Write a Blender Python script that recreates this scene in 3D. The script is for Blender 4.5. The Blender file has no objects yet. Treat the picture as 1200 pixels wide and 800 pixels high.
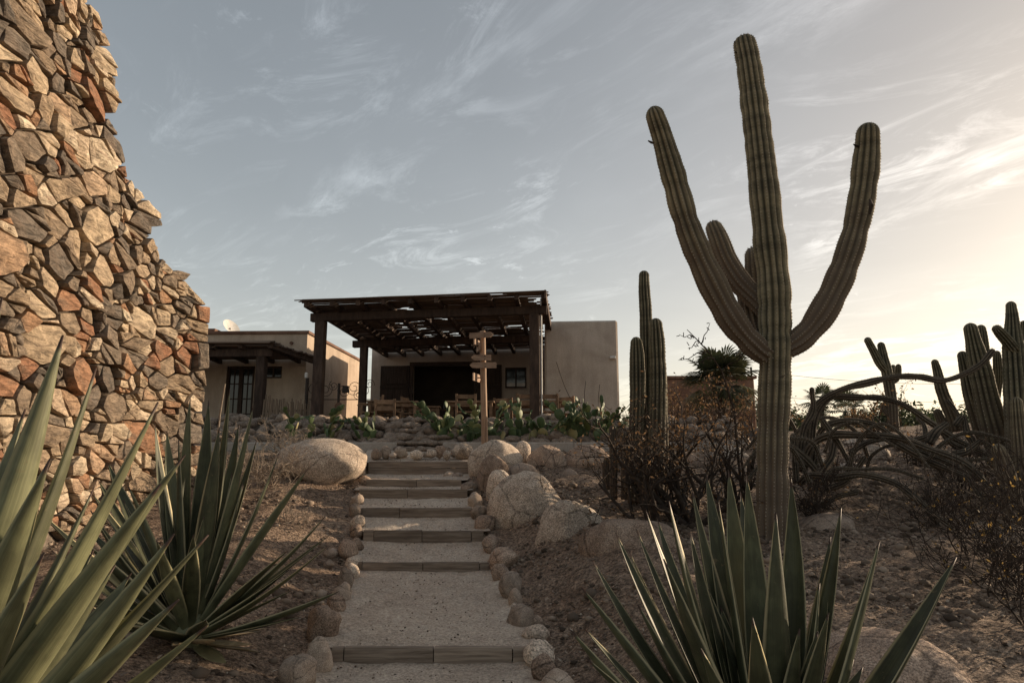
import bpy, math, random
import numpy as np
from mathutils import Vector, Matrix, Quaternion, noise

R = random.Random(11)
S = bpy.context.scene
C = S.collection
PI = math.pi
rad = math.radians

# ---------------------------------------------------------------- camera, sky, sun, exposure
EYE = 1.6
FPX = 800.0                       # focal length in photograph pixels (1200 wide)
PITCH = math.atan(135 / FPX)      # horizon sits 135 px under the picture centre
cd = bpy.data.cameras.new('camera'); cam = bpy.data.objects.new('camera', cd); C.objects.link(cam)
cd.sensor_width = 36; cd.sensor_fit = 'HORIZONTAL'; cd.lens = 36 * FPX / 1200
cd.clip_start = 0.05; cd.clip_end = 9000
cam.location = (0, 0, EYE); cam.rotation_euler = (PI / 2 + PITCH, 0, 0)
S.camera = cam

SUN_AZ, SUN_EL = 62.0, 13.0       # degrees right of the view axis, above the horizon
sa, se = rad(SUN_AZ), rad(SUN_EL)
TOSUN = Vector((math.sin(sa) * math.cos(se), math.cos(sa) * math.cos(se), math.sin(se)))
w = bpy.data.worlds.new('World'); S.world = w; w.use_nodes = True
nt = w.node_tree; N = nt.nodes; Lk = nt.links
N.clear()
out = N.new('ShaderNodeOutputWorld'); bg = N.new('ShaderNodeBackground'); bg.inputs[1].default_value = 0.081
sky = N.new('ShaderNodeTexSky'); sky.sky_type = 'NISHITA'; sky.sun_disc = False
sky.sun_elevation = se; sky.sun_rotation = sa
sky.air_density = 1.0; sky.dust_density = 2.2; sky.ozone_density = 1.0; sky.altitude = 0
gm = N.new('ShaderNodeGamma'); gm.inputs[1].default_value = 0.46        # the photograph holds detail in the glow: compress the sky's range
Lk.new(sky.outputs[0], gm.inputs[0])
hs = N.new('ShaderNodeHueSaturation'); hs.inputs['Saturation'].default_value = 1.05
Lk.new(gm.outputs[0], hs.inputs['Color'])
# thin cirrus: noise on the plane of a high cloud sheet
tc = N.new('ShaderNodeTexCoord'); sep = N.new('ShaderNodeSeparateXYZ'); Lk.new(tc.outputs['Generated'], sep.inputs[0])
def wmath(op, a, b=None, c=None):
    n = N.new('ShaderNodeMath'); n.operation = op
    for i, x in enumerate((a, b, c)):
        if x is None: continue
        if isinstance(x, (int, float)): n.inputs[i].default_value = x
        else: Lk.new(x, n.inputs[i])
    return n.outputs[0]
zz = wmath('ADD', wmath('MAXIMUM', sep.outputs[2], 0.0), 0.12)
comb = N.new('ShaderNodeCombineXYZ')
Lk.new(wmath('DIVIDE', sep.outputs[0], zz), comb.inputs[0]); Lk.new(wmath('DIVIDE', sep.outputs[1], zz), comb.inputs[1])
def wnoise(rot, scl, scale, detail, lo, hi, dist=0.0, rough=0.6):
    m0 = N.new('ShaderNodeMapping'); m0.inputs['Rotation'].default_value = (0, 0, rad(rot)); Lk.new(comb.outputs[0], m0.inputs[0])
    mp = N.new('ShaderNodeMapping'); mp.inputs['Scale'].default_value = scl; Lk.new(m0.outputs[0], mp.inputs[0])
    n = N.new('ShaderNodeTexNoise'); n.inputs['Scale'].default_value = scale; n.inputs['Detail'].default_value = detail
    n.inputs['Roughness'].default_value = rough; n.inputs['Distortion'].default_value = dist
    Lk.new(mp.outputs[0], n.inputs['Vector'])
    mr = N.new('ShaderNodeMapRange'); mr.interpolation_type = 'SMOOTHSTEP'
    mr.inputs['From Min'].default_value = lo; mr.inputs['From Max'].default_value = hi
    Lk.new(n.outputs['Fac'], mr.inputs['Value'])
    return mr.outputs[0]
streak = wnoise(-40, (1.0, 0.30, 1), 1.5, 10, 0.50, 0.68, 1.2, 0.68)
patch = wnoise(-15, (1.0, 0.7, 1), 0.75, 4, 0.40, 0.62, 0.4)
fine = wnoise(-50, (1.0, 0.40, 1), 4.2, 10, 0.49, 0.68, 1.4, 0.72)
puff = wnoise(-30, (1.0, 0.75, 1), 6.0, 9, 0.57, 0.70, 0.6, 0.70)
patch2 = wnoise(50, (1.0, 1.0, 1), 1.3, 3, 0.50, 0.66)
veil = wnoise(10, (1.0, 0.6, 1), 0.55, 5, 0.30, 0.75, 0.5)
cl = wmath('MULTIPLY', wmath('ADD', wmath('MULTIPLY', streak, 0.60), wmath('MULTIPLY', fine, 0.40)), patch)
cl = wmath('ADD', cl, wmath('MULTIPLY', wmath('MULTIPLY', puff, patch2), 0.5))
cl = wmath('ADD', cl, wmath('MULTIPLY', veil, 0.10))
cl = wmath('MULTIPLY', cl, 1.5)
# the haze low over the land is paler than the sky above, all the way round
low = wmath('POWER', wmath('SUBTRACT', 1.0, wmath('MAXIMUM', sep.outputs[2], 0.0)), 3.0)
cl = wmath('MINIMUM', wmath('ADD', cl, wmath('MULTIPLY', low, 0.85)), 1.0)
# cloud colour: the same sky, paler, less blue
hs2 = N.new('ShaderNodeHueSaturation'); hs2.inputs['Saturation'].default_value = 0.95; hs2.inputs['Value'].default_value = 2.0
Lk.new(gm.outputs[0], hs2.inputs['Color'])
wmix = N.new('ShaderNodeMix'); wmix.data_type = 'RGBA'
Lk.new(cl, wmix.inputs[0]); Lk.new(hs.outputs[0], wmix.inputs[6]); Lk.new(hs2.outputs[0], wmix.inputs[7])
tint = N.new('ShaderNodeMix'); tint.data_type = 'RGBA'; tint.blend_type = 'MULTIPLY'; tint.inputs[0].default_value = 1.0
tint.inputs[7].default_value = (1.06, 0.985, 0.905, 1)       # the photograph's warm white balance
Lk.new(wmix.outputs[2], tint.inputs[6]); Lk.new(tint.outputs[2], bg.inputs[0]); Lk.new(bg.outputs[0], out.inputs[0])

sd = bpy.data.lights.new('sun', 'SUN'); sun = bpy.data.objects.new('sun', sd); C.objects.link(sun)
sd.energy = 2.15; sd.angle = rad(0.6); sd.color = (1.0, 0.78, 0.55)
sun.rotation_euler = (-TOSUN).to_track_quat('-Z', 'Y').to_euler()
sun.location = TOSUN * 60

S.view_settings.view_transform = 'Standard'; S.view_settings.look = 'None'
S.view_settings.exposure = 1.55; S.view_settings.gamma = 1.0; S.view_settings.use_curve_mapping = False

# ---------------------------------------------------------------- helpers
cP, sP = math.cos(PITCH), math.sin(PITCH)
def ray(u, v):
    k = (400 - v) / FPX
    return Vector(((u - 600) / FPX, cP - k * sP, sP + k * cP))
def at(u, v, y):
    d = ray(u, v); return Vector((0, 0, EYE)) + d * (y / d.y)
def lerp(a, b, t): return a + (b - a) * t
def sst(t):
    t = max(0.0, min(1.0, t)); return t * t * (3 - 2 * t)
def interp(tab, x):
    if x <= tab[0][0]: return tab[0][1]
    for (a, b), (c, d) in zip(tab, tab[1:]):
        if x <= c: return b + (d - b) * (x - a) / (c - a)
    return tab[-1][1]
def nz(x, y, z=0.0, s=1.0): return noise.noise(Vector((x * s, y * s, z * s)))
def fbm(x, y, z=0.0, s=1.0, o=4): return noise.fractal(Vector((x * s, y * s, z * s)), 0.9, 2.1, o)

def tag(o, label=None, cat=None, group=None, kind=None):
    if label: o['label'] = label
    if cat: o['category'] = cat
    if group: o['group'] = group
    if kind: o['kind'] = kind
    return o
def empty(name, loc=(0, 0, 0), rz=0.0):
    o = bpy.data.objects.new(name, None); C.objects.link(o); o.location = loc; o.rotation_euler = (0, 0, rz)
    o.empty_display_size = 0.1
    return o
def mkmesh(name, V, Fc, mat=None, smooth=False, attrs=None):
    me = bpy.data.meshes.new(name); me.from_pydata([tuple(v) for v in V], [], Fc)
    if smooth: me.polygons.foreach_set('use_smooth', [True] * len(me.polygons))
    if attrs:
        for k, a in attrs.items():
            at_ = me.attributes.new(k, 'FLOAT', 'POINT'); at_.data.foreach_set('value', a)
    if mat: me.materials.append(mat)
    me.update(); return me
def mkobj(name, me, parent=None, loc=None):
    o = bpy.data.objects.new(name, me); C.objects.link(o)
    if parent: o.parent = parent
    if loc is not None: o.location = loc
    return o
class MB:
    """collects faces for ONE mesh"""
    def __init__(s): s.V = []; s.F = []; s.A = {}
    def add(s, V, Fc):
        b = len(s.V); s.V += [Vector(v) for v in V]; s.F += [tuple(i + b for i in f) for f in Fc]
    def box(s, c, d, M=None, bev=0.0):
        x, y, z = d[0] / 2, d[1] / 2, d[2] / 2; c = Vector(c)
        if bev <= 0:
            V = [Vector((i * x, j * y, k * z)) for i in (-1, 1) for j in (-1, 1) for k in (-1, 1)]
            Fc = [(0, 1, 3, 2), (4, 6, 7, 5), (0, 4, 5, 1), (2, 3, 7, 6), (0, 2, 6, 4), (1, 5, 7, 3)]
        else:
            V = []; idx = {}
            for i in (-1, 1):
                for j in (-1, 1):
                    for k in (-1, 1):
                        for a in range(3):
                            p = [i * x, j * y, k * z]
                            for q in range(3):
                                if q != a: p[q] -= bev * (i, j, k)[q]
                            idx[(i, j, k, a)] = len(V); V.append(Vector(p))
            Fc = []
            def q(l):
                ctr = sum((V[i] for i in l), Vector()) / len(l)
                n = (V[l[1]] - V[l[0]]).cross(V[l[2]] - V[l[1]])
                Fc.append(tuple(l) if n.dot(ctr) > 0 else tuple(reversed(l)))
            sgn = (-1, 1)
            for i in sgn:
                q([idx[(i, j, k, 0)] for j, k in ((-1, -1), (1, -1), (1, 1), (-1, 1))])
                q([idx[(j, i, k, 1)] for j, k in ((-1, -1), (1, -1), (1, 1), (-1, 1))])
                q([idx[(j, k, i, 2)] for j, k in ((-1, -1), (1, -1), (1, 1), (-1, 1))])
            for i in sgn:
                for j in sgn:
                    q([idx[(i, j, -1, 0)], idx[(i, j, 1, 0)], idx[(i, j, 1, 1)], idx[(i, j, -1, 1)]])
                    q([idx[(i, -1, j, 0)], idx[(i, 1, j, 0)], idx[(i, 1, j, 2)], idx[(i, -1, j, 2)]])
                    q([idx[(-1, i, j, 1)], idx[(1, i, j, 1)], idx[(1, i, j, 2)], idx[(-1, i, j, 2)]])
                    for k in sgn: q([idx[(i, j, k, 0)], idx[(i, j, k, 1)], idx[(i, j, k, 2)]])
        if M is not None: V = [M @ v for v in V]
        s.add([v + c for v in V], Fc); return s
    def bar(s, a, b, wd, ht, bev=0.0, up=(0, 0, 1)):
        a = Vector(a); b = Vector(b); d = (b - a); L = d.length; d.normalize()
        u = Vector(up); sx = d.cross(u).normalized(); uz = sx.cross(d)
        M = Matrix((d, sx, uz)).transposed()
        return s.box((a + b) / 2, (L, wd, ht), M, bev)
    def tube(s, pts, rads, n=6, cap=True):
        pts = [Vector(p) for p in pts]
        if not hasattr(rads, '__len__'): rads = [rads] * len(pts)
        t0 = (pts[1] - pts[0]).normalized(); nn = t0.orthogonal().normalized(); base = len(s.V)
        for i, p in enumerate(pts):
            t = (pts[min(i + 1, len(pts) - 1)] - pts[max(i - 1, 0)]).normalized()
            nn = (nn - t * nn.dot(t)).normalized(); bb = t.cross(nn)
            for k in range(n):
                a = 2 * PI * k / n; s.V.append(p + (nn * math.cos(a) + bb * math.sin(a)) * rads[i])
        for i in range(len(pts) - 1):
            for k in range(n):
                k2 = (k + 1) % n; b0 = base + i * n; b1 = b0 + n
                s.F.append((b0 + k, b0 + k2, b1 + k2, b1 + k))
        if cap:
            s.F.append(tuple(base + k for k in reversed(range(n))))
            e = base + (len(pts) - 1) * n; s.F.append(tuple(e + k for k in range(n)))
        return s
    def prism(s, poly, y0, y1):
        """poly in (x,z), counter-clockwise seen from -y, extruded y0..y1"""
        n = len(poly); b = len(s.V)
        s.V += [Vector((p[0], y0, p[1])) for p in poly] + [Vector((p[0], y1, p[1])) for p in poly]
        s.F.append(tuple(b + i for i in range(n))); s.F.append(tuple(b + n + i for i in reversed(range(n))))
        for i in range(n):
            j = (i + 1) % n; s.F.append((b + i, b + n + i, b + n + j, b + j))
        return s
    def build(s, name, mat, parent=None, loc=None, smooth=False):
        """vertices are in parent space; the object's origin is set to loc"""
        V = s.V if loc is None else [v - Vector(loc) for v in s.V]
        return mkobj(name, mkmesh(name, V, s.F, mat, smooth, s.A or None), parent, loc)

def spline(pts, step):
    """Catmull-Rom through (x,y,z,r) tuples"""
    P = [np.array(p, float) for p in pts]; P = [2 * P[0] - P[1]] + P + [2 * P[-1] - P[-2]]; o = []
    for i in range(1, len(P) - 2):
        L = np.linalg.norm(P[i + 1][:3] - P[i][:3]); n = max(2, int(L / step))
        for k in range(n):
            t = k / n
            o.append(0.5 * (2 * P[i] + (P[i + 1] - P[i - 1]) * t + (2 * P[i - 1] - 5 * P[i] + 4 * P[i + 1] - P[i + 2]) * t * t
                            + (3 * P[i] - P[i - 1] - 3 * P[i + 1] + P[i + 2]) * t ** 3))
    o.append(P[-2]); return o

# ---------------------------------------------------------------- materials
class G:
    """small node-graph helper"""
    def __init__(s, name):
        s.m = bpy.data.materials.new(name); s.m.use_nodes = True; s.nt = s.m.node_tree
        s.b = s.nt.nodes['Principled BSDF']; s.n = s.nt.nodes; s.l = s.nt.links
        s.b.inputs['Specular IOR Level'].default_value = 0.3
        s.tc = s.n.new('ShaderNodeTexCoord')
    def set(s, sock, v):
        if hasattr(v, 'is_output'): s.l.new(v, sock)
        else: sock.default_value = v
    def coord(s, kind='Object', scale=(1, 1, 1), rndoff=True):
        mp = s.n.new('ShaderNodeMapping'); mp.inputs['Scale'].default_value = scale
        s.l.new(s.tc.outputs[kind], mp.inputs[0])
        if rndoff:
            oi = s.n.new('ShaderNodeObjectInfo'); v = s.n.new('ShaderNodeMath'); v.operation = 'MULTIPLY'; v.inputs[1].default_value = 37.0
            s.l.new(oi.outputs['Random'], v.inputs[0]); s.l.new(v.outputs[0], mp.inputs['Location'])
        return mp.outputs[0]
    def noise(s, co, scale, detail=5, rough=0.6, dist=0.0):
        n = s.n.new('ShaderNodeTexNoise'); n.inputs['Scale'].default_value = scale; n.inputs['Detail'].default_value = detail
        n.inputs['Roughness'].default_value = rough; n.inputs['Distortion'].default_value = dist
        s.l.new(co, n.inputs['Vector']); return n.outputs['Fac']
    def voro(s, co, scale, feat='F1', rnd=1.0):
        n = s.n.new('ShaderNodeTexVoronoi'); n.feature = feat; n.inputs['Scale'].default_value = scale
        n.inputs['Randomness'].default_value = rnd
        s.l.new(co, n.inputs['Vector']); return n.outputs['Distance']
    def math(s, op, a, b=0.0, clamp=False):
        n = s.n.new('ShaderNodeMath'); n.operation = op; n.use_clamp = clamp; s.set(n.inputs[0], a); s.set(n.inputs[1], b); return n.outputs[0]
    def ramp(s, f, stops, mode='LINEAR'):
        n = s.n.new('ShaderNodeValToRGB'); n.color_ramp.interpolation = mode; e = n.color_ramp.elements
        while len(e) < len(stops): e.new(0.5)
        for i, (p, c) in enumerate(stops):
            e[i].position = p; e[i].color = (c[0], c[1], c[2], 1) if hasattr(c, '__len__') else (c, c, c, 1)
        s.l.new(f, n.inputs[0]); return n.outputs[0]
    def mix(s, f, a, b, mode='MIX'):
        n = s.n.new('ShaderNodeMix'); n.data_type = 'RGBA'; n.blend_type = mode; s.set(n.inputs[0], f)
        for k, x in ((6, a), (7, b)):
            if isinstance(x, tuple) and len(x) == 3: x = x + (1,)
            s.set(n.inputs[k], x)
        return n.outputs[2]
    def attr(s, name):
        n = s.n.new('ShaderNodeAttribute'); n.attribute_name = name; return n.outputs['Fac']
    def rnd(s):
        return s.n.new('ShaderNodeObjectInfo').outputs['Random']
    def val(s, col, f, lo, hi):
        """multiply brightness by lo..hi as f goes 0..1"""
        r = s.ramp(f, [(0, lo), (1, hi)]); return s.mix(1.0, col, r, 'MULTIPLY')
    def bump(s, h, strength, dist, prev=None):
        n = s.n.new('ShaderNodeBump'); n.inputs['Strength'].default_value = strength; n.inputs['Distance'].default_value = dist
        s.l.new(h, n.inputs['Height'])
        if prev is not None: s.l.new(prev, n.inputs['Normal'])
        return n.outputs[0]
    def done(s, col, rough=0.85, nrm=None, **kw):
        s.set(s.b.inputs['Base Color'], col if not (isinstance(col, tuple) and len(col) == 3) else col + (1,))
        s.set(s.b.inputs['Roughness'], rough)
        if nrm is not None: s.l.new(nrm, s.b.inputs['Normal'])
        for k, v in kw.items(): s.set(s.b.inputs[k.replace('_', ' ')], v)
        return s.m
MAT = {}
def m_rock(name, stops, sc=3.0, speck=0.25, bump=0.5, bd=0.03, streak=(1, 1, 1), attr=None):
    g = G(name); co = g.coord('Object', streak); c2 = g.coord('Object', (1, 1, 1))
    n1 = g.noise(co, sc, 7, 0.65, 0.4); col = g.ramp(n1, stops)
    n2 = g.noise(c2, sc * 34, 3, 0.75)
    col = g.mix(min(1, speck * 1.7), col, g.ramp(n2, [(0.36, 0.10), (0.5, 0.5), (0.64, 0.95)]), 'OVERLAY')
    n3 = g.noise(c2, sc * 5, 6, 0.7, 0.8); col = g.mix(0.45, col, g.ramp(n3, [(0.34, 0.28), (0.5, 0.52), (0.66, 0.74)]), 'OVERLAY')
    cr = g.voro(g.coord('Object', (1, 1, 1.6)), sc * .55, 'DISTANCE_TO_EDGE'); crk = g.ramp(g.math('ADD', cr, g.math('MULTIPLY', n3, 0.06)), [(0.028, 0.0), (0.05, 1.0)]); col = g.val(col, crk, 0.55, 1.0)
    col = g.val(col, g.rnd() if not attr else g.attr(attr), 0.72, 1.25)
    b = g.bump(n1, bump, bd); b = g.bump(n3, bump, bd * 0.6, b); b = g.bump(crk, bump * .8, bd * .4, b); b = g.bump(n2, bump * 0.9, bd * 0.3, b)
    return g.done(col, 0.92, b)
MAT['granite'] = m_rock('granite', [(0.3, (0.28, 0.218, 0.165)), (0.5, (0.43, 0.345, 0.27)), (0.7, (0.55, 0.455, 0.365))], 1.8, 0.45, 0.45, 0.05)
MAT['granite_red'] = m_rock('granite_red', [(0.3, (0.21, 0.145, 0.105)), (0.52, (0.36, 0.262, 0.195)), (0.75, (0.49, 0.385, 0.30))], 2.4, 0.4, 0.6, 0.06)
MAT['pebble'] = m_rock('pebble', [(0.3, (0.20, 0.155, 0.12)), (0.5, (0.34, 0.265, 0.205)), (0.7, (0.47, 0.385, 0.31))], 5, 0.3, 0.4, 0.02)
MAT['rubble'] = m_rock('rubble', [(0.3, (0.12, 0.09, 0.07)), (0.5, (0.25, 0.192, 0.148)), (0.7, (0.38, 0.30, 0.24))], 4, 0.3, 0.6, 0.03)

def m_wallstone():
    g = G('wall_stone'); r = g.attr('rnd'); r2 = g.attr('rnd2')
    co = g.coord('Object', (1, 1, 1), False)
    stops = [(0.0, (0.11, 0.092, 0.076)), (0.16, (0.17, 0.14, 0.112)), (0.30, (0.22, 0.168, 0.12)), (0.46, (0.33, 0.245, 0.165)),
             (0.62, (0.45, 0.35, 0.24)), (0.76, (0.56, 0.46, 0.34)), (0.88, (0.34, 0.20, 0.115)), (0.97, (0.27, 0.135, 0.078))]
    col = g.ramp(r, stops)
    mp = g.n.new('ShaderNodeMapping'); mp.inputs['Scale'].default_value = (1, 0.9, 3.0); g.l.new(co, mp.inputs[0])
    rot = g.n.new('ShaderNodeCombineXYZ'); g.l.new(g.math('MULTIPLY', g.math('SUBTRACT', r2, 0.5), 2.4), rot.inputs[0]); g.l.new(rot.outputs[0], mp.inputs['Rotation'])
    grain = g.noise(mp.outputs[0], 5.5, 7, 0.68, 0.6)
    pat = g.noise(co, 3.2, 5, 0.6, 0.5)
    col = g.mix(g.ramp(pat, [(0.47, 0.0), (0.68, 0.7)]), col, g.ramp(pat, [(0.4, (0.24, 0.165, 0.11)), (0.8, (0.12, 0.095, 0.075))]))
    col = g.mix(0.75, col, g.ramp(grain, [(0.30, 0.06), (0.44, 0.34), (0.5, 0.56), (0.70, 0.92)]), 'OVERLAY')
    fine = g.noise(co, 60, 3, 0.7)
    col = g.mix(0.3, col, g.ramp(fine, [(0.3, 0.25), (0.7, 0.8)]), 'OVERLAY')
    b = g.bump(grain, 1.0, 0.07); b = g.bump(fine, 0.5, 0.01, b)
    return g.done(col, 0.9, b)
MAT['wall_stone'] = m_wallstone()
g = G('mortar'); co = g.coord('Object'); n = g.noise(co, 14, 6, 0.7)
MAT['mortar'] = g.done(g.ramp(n, [(0.3, (0.035, 0.027, 0.02)), (0.7, (0.10, 0.075, 0.055))]), 0.95, g.bump(n, 0.8, 0.03))

def m_ground():
    g = G('desert_soil'); co = g.coord('Object', (1, 1, 1), False)
    big = g.noise(co, 0.7, 4, 0.55); mid = g.noise(co, 3.5, 6, 0.65, 0.3); clod = g.noise(co, 13, 5, 0.72, 0.6); fine = g.noise(co, 34, 4, 0.8); grit = g.voro(co, 30)
    col = g.ramp(mid, [(0.3, (0.13, 0.086, 0.058)), (0.5, (0.28, 0.195, 0.138)), (0.72, (0.43, 0.32, 0.235))])
    col = g.mix(g.ramp(big, [(0.42, 0.0), (0.62, 0.6)]), col, (0.38, 0.28, 0.205))
    col = g.mix(0.6, col, g.ramp(clod, [(0.34, 0.10), (0.5, 0.5), (0.66, 0.86)]), 'OVERLAY')
    col = g.mix(0.85, col, g.ramp(fine, [(0.36, 0.08), (0.5, 0.5), (0.64, 0.95)]), 'OVERLAY')
    col = g.mix(g.ramp(grit, [(0.06, 0.6), (0.18, 0.0)]), col, (0.07, 0.05, 0.038))
    b = g.bump(mid, 0.9, 0.10); b = g.bump(clod, 1.0, 0.06, b); b = g.bump(fine, 1.0, 0.03, b); b = g.bump(grit, 0.7, 0.02, b)
    return g.done(col, 0.97, b)
MAT['soil'] = m_ground()
def m_sand():
    g = G('path_sand'); co = g.coord('Object', (1, 1, 1), False)
    big = g.noise(co, 1.6, 5, 0.65); grain = g.noise(co, 42, 3, 0.85); mid = g.noise(co, 8, 6, 0.72, 0.6); gr = g.voro(co, 52)
    col = g.ramp(big, [(0.3, (0.44, 0.355, 0.28)), (0.7, (0.58, 0.485, 0.39))])
    col = g.mix(0.55, col, g.ramp(grain, [(0.36, 0.18), (0.5, 0.5), (0.64, 0.85)]), 'OVERLAY')
    col = g.mix(0.4, col, g.ramp(mid, [(0.3, 0.25), (0.5, 0.5), (0.7, 0.72)]), 'OVERLAY')
    sp = g.voro(co, 6); col = g.mix(g.ramp(sp, [(0.03, 0.5), (0.09, 0.0)]), col, (0.10, 0.075, 0.058))
    b = g.bump(mid, 0.9, 0.04); b = g.bump(grain, 0.6, 0.012, b); b = g.bump(gr, 0.3, 0.006, b)
    return g.done(col, 0.97, b)
MAT['sand'] = m_sand()
def m_wood(name, c1, c2, c3, sc=(1, 14, 14), rough=0.8, bump=0.35):
    g = G(name); co = g.coord('Object', sc); n = g.noise(co, 2.2, 7, 0.65, 0.5); c = g.coord('Object'); n2 = g.noise(c, 2.0, 4)
    col = g.ramp(n, [(0.28, c1), (0.5, c2), (0.74, c3)]); col = g.val(col, n2, 0.75, 1.25); col = g.val(col, g.rnd(), 0.75, 1.25)
    return g.done(col, rough, g.bump(n, bump, 0.01))
MAT['sleeper'] = m_wood('sleeper_timber', (0.09, 0.066, 0.05), (0.23, 0.18, 0.138), (0.36, 0.295, 0.23), (1, 16, 16))
MAT['dark_wood'] = m_wood('dark_timber', (0.02, 0.012, 0.009), (0.055, 0.034, 0.024), (0.10, 0.064, 0.047), (5, 5, 1.2))
MAT['cane'] = m_wood('cane', (0.07, 0.048, 0.035), (0.15, 0.105, 0.08), (0.25, 0.19, 0.145), (1, 8, 8))
MAT['door_wood'] = m_wood('door_wood', (0.022, 0.014, 0.011), (0.045, 0.03, 0.023), (0.08, 0.055, 0.042), (12, 12, 1))
MAT['furniture'] = m_wood('furniture_wood', (0.09, 0.05, 0.028), (0.20, 0.12, 0.07), (0.30, 0.19, 0.115), (4, 4, 4))
MAT['post_wood'] = m_wood('post_wood', (0.13, 0.08, 0.05), (0.27, 0.17, 0.108), (0.38, 0.255, 0.17), (12, 12, 0.8), 0.7)
MAT['board_wood'] = m_wood('board_wood', (0.15, 0.095, 0.064), (0.28, 0.188, 0.13), (0.40, 0.28, 0.20), (2, 10, 12), 0.75)
MAT['picket'] = m_wood('picket_wood', (0.10, 0.07, 0.05), (0.20, 0.145, 0.10), (0.30, 0.22, 0.16), (12, 12, 1))
def m_stucco(name, c1, c2, c3):
    g = G(name); co = g.coord('Object', (1, 1, 1), False); n = g.noise(co, 1.1, 7, 0.65, 0.6)
    mp = g.coord('Object', (3, 3, 0.35), False); st = g.noise(mp, 1.6, 6, 0.7); f = g.noise(co, 35, 4, 0.7)
    col = g.ramp(n, [(0.3, c1), (0.5, c2), (0.72, c3)]); col = g.val(col, st, 0.72, 1.22)
    col = g.mix(0.25, col, g.ramp(f, [(0.3, 0.2), (0.7, 0.8)]), 'OVERLAY')
    b = g.bump(n, 0.3, 0.04); b = g.bump(f, 0.5, 0.012, b)
    return g.done(col, 0.93, b)
MAT['stucco'] = m_stucco('earth_stucco', (0.36, 0.295, 0.24), (0.45, 0.375, 0.31), (0.52, 0.44, 0.37))
MAT['stucco_pale'] = m_stucco('pale_stucco', (0.34, 0.265, 0.20), (0.43, 0.34, 0.26), (0.50, 0.405, 0.315))
MAT['concrete'] = m_stucco('kerb_concrete', (0.30, 0.26, 0.22), (0.38, 0.335, 0.29), (0.45, 0.40, 0.35))
MAT['terrace'] = m_stucco('terrace_concrete', (0.17, 0.135, 0.105), (0.23, 0.185, 0.145), (0.29, 0.235, 0.185))
MAT['coping'] = m_stucco('clay_coping', (0.11, 0.06, 0.042), (0.17, 0.095, 0.065), (0.24, 0.15, 0.105))
g = G('wrought_iron'); n = g.noise(g.coord(), 20, 4); MAT['iron'] = g.done(g.ramp(n, [(0.3, (0.012, 0.011, 0.01)), (0.7, (0.05, 0.032, 0.022))]), 0.6, g.bump(n, 0.3, 0.004))
g = G('window_glass'); n = g.noise(g.coord(), 3, 2); MAT['glass'] = g.done(g.ramp(n, [(0.2, (0.012, 0.013, 0.014)), (0.8, (0.03, 0.031, 0.032))]), 0.08, g.bump(n, 0.05, 0.02), Specular_IOR_Level=0.5)
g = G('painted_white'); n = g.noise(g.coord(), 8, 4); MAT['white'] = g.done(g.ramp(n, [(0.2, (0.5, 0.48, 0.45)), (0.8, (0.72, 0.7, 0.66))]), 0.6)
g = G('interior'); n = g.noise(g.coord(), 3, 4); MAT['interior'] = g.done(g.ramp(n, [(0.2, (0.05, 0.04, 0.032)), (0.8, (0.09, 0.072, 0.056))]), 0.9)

def m_agave(name, dark, mid, edge):
    g = G(name); e = g.attr('ea'); l = g.attr('la'); co = g.coord('Object')
    co2 = g.coord('Object', (1, 1, 1)); n = g.noise(co2, 7, 5, 0.6); n3 = g.noise(co, 1.5, 3)
    # fine lengthwise lines come from position across the leaf
    cx = g.n.new('ShaderNodeCombineXYZ'); g.l.new(g.math('MULTIPLY', g.attr('es'), 26.0), cx.inputs[0]); g.l.new(g.math('MULTIPLY', l, 2.2), cx.inputs[1]); g.l.new(g.math('MULTIPLY', g.rnd(), 60.0), cx.inputs[2])
    ln = g.noise(cx.outputs[0], 1.0, 4, 0.65)
    cb = g.n.new('ShaderNodeCombineXYZ'); g.l.new(g.math('MULTIPLY', e, 0.9), cb.inputs[0]); g.l.new(g.math('MULTIPLY', l, 11.0), cb.inputs[1]); g.l.new(g.math('MULTIPLY', g.rnd(), 90.0), cb.inputs[2])
    band = g.noise(cb.outputs[0], 1.0, 3, 0.5)
    col = g.mix(g.ramp(ln, [(0.3, 0.0), (0.7, 1.0)]), dark, mid)
    col = g.val(col, g.ramp(band, [(0.42, 0.0), (0.58, 1.0)]), 0.78, 1.18)
    col = g.val(col, n, 0.7, 1.3); col = g.val(col, g.rnd(), 0.72, 1.25)
    dry = g.math('GREATER_THAN', g.rnd(), 0.90)
    col = g.mix(g.math('MULTIPLY', dry, g.ramp(n3, [(0.4, 0.0), (0.6, 0.55)])), col, (0.33, 0.26, 0.13))
    sc2 = g.noise(co2, 22, 4, 0.75, 1.0); col = g.mix(g.ramp(sc2, [(0.64, 0.0), (0.70, 0.7)]), col, (0.17, 0.135, 0.075))
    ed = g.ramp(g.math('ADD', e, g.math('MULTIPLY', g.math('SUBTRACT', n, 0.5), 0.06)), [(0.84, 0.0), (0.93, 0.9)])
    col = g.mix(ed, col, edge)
    col = g.mix(g.ramp(l, [(0.962, 0.0), (0.975, 1.0)]), col, (0.055, 0.03, 0.02))
    col = g.mix(g.ramp(l, [(0.02, 0.6), (0.16, 0.0)]), col, (0.30, 0.29, 0.16))
    return g.done(col, 0.52, g.bump(ln, 0.25, 0.004), Specular_IOR_Level=0.35)
MAT['agave'] = m_agave('agave_leaf', (0.040, 0.045, 0.024), (0.085, 0.090, 0.046), (0.55, 0.48, 0.29))  # pale leaf margin; its edge colour also carries painted rim light
MAT['agave_pale'] = m_agave('agave_leaf_pale', (0.088, 0.095, 0.05), (0.165, 0.165, 0.09), (0.38, 0.34, 0.18))
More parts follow.
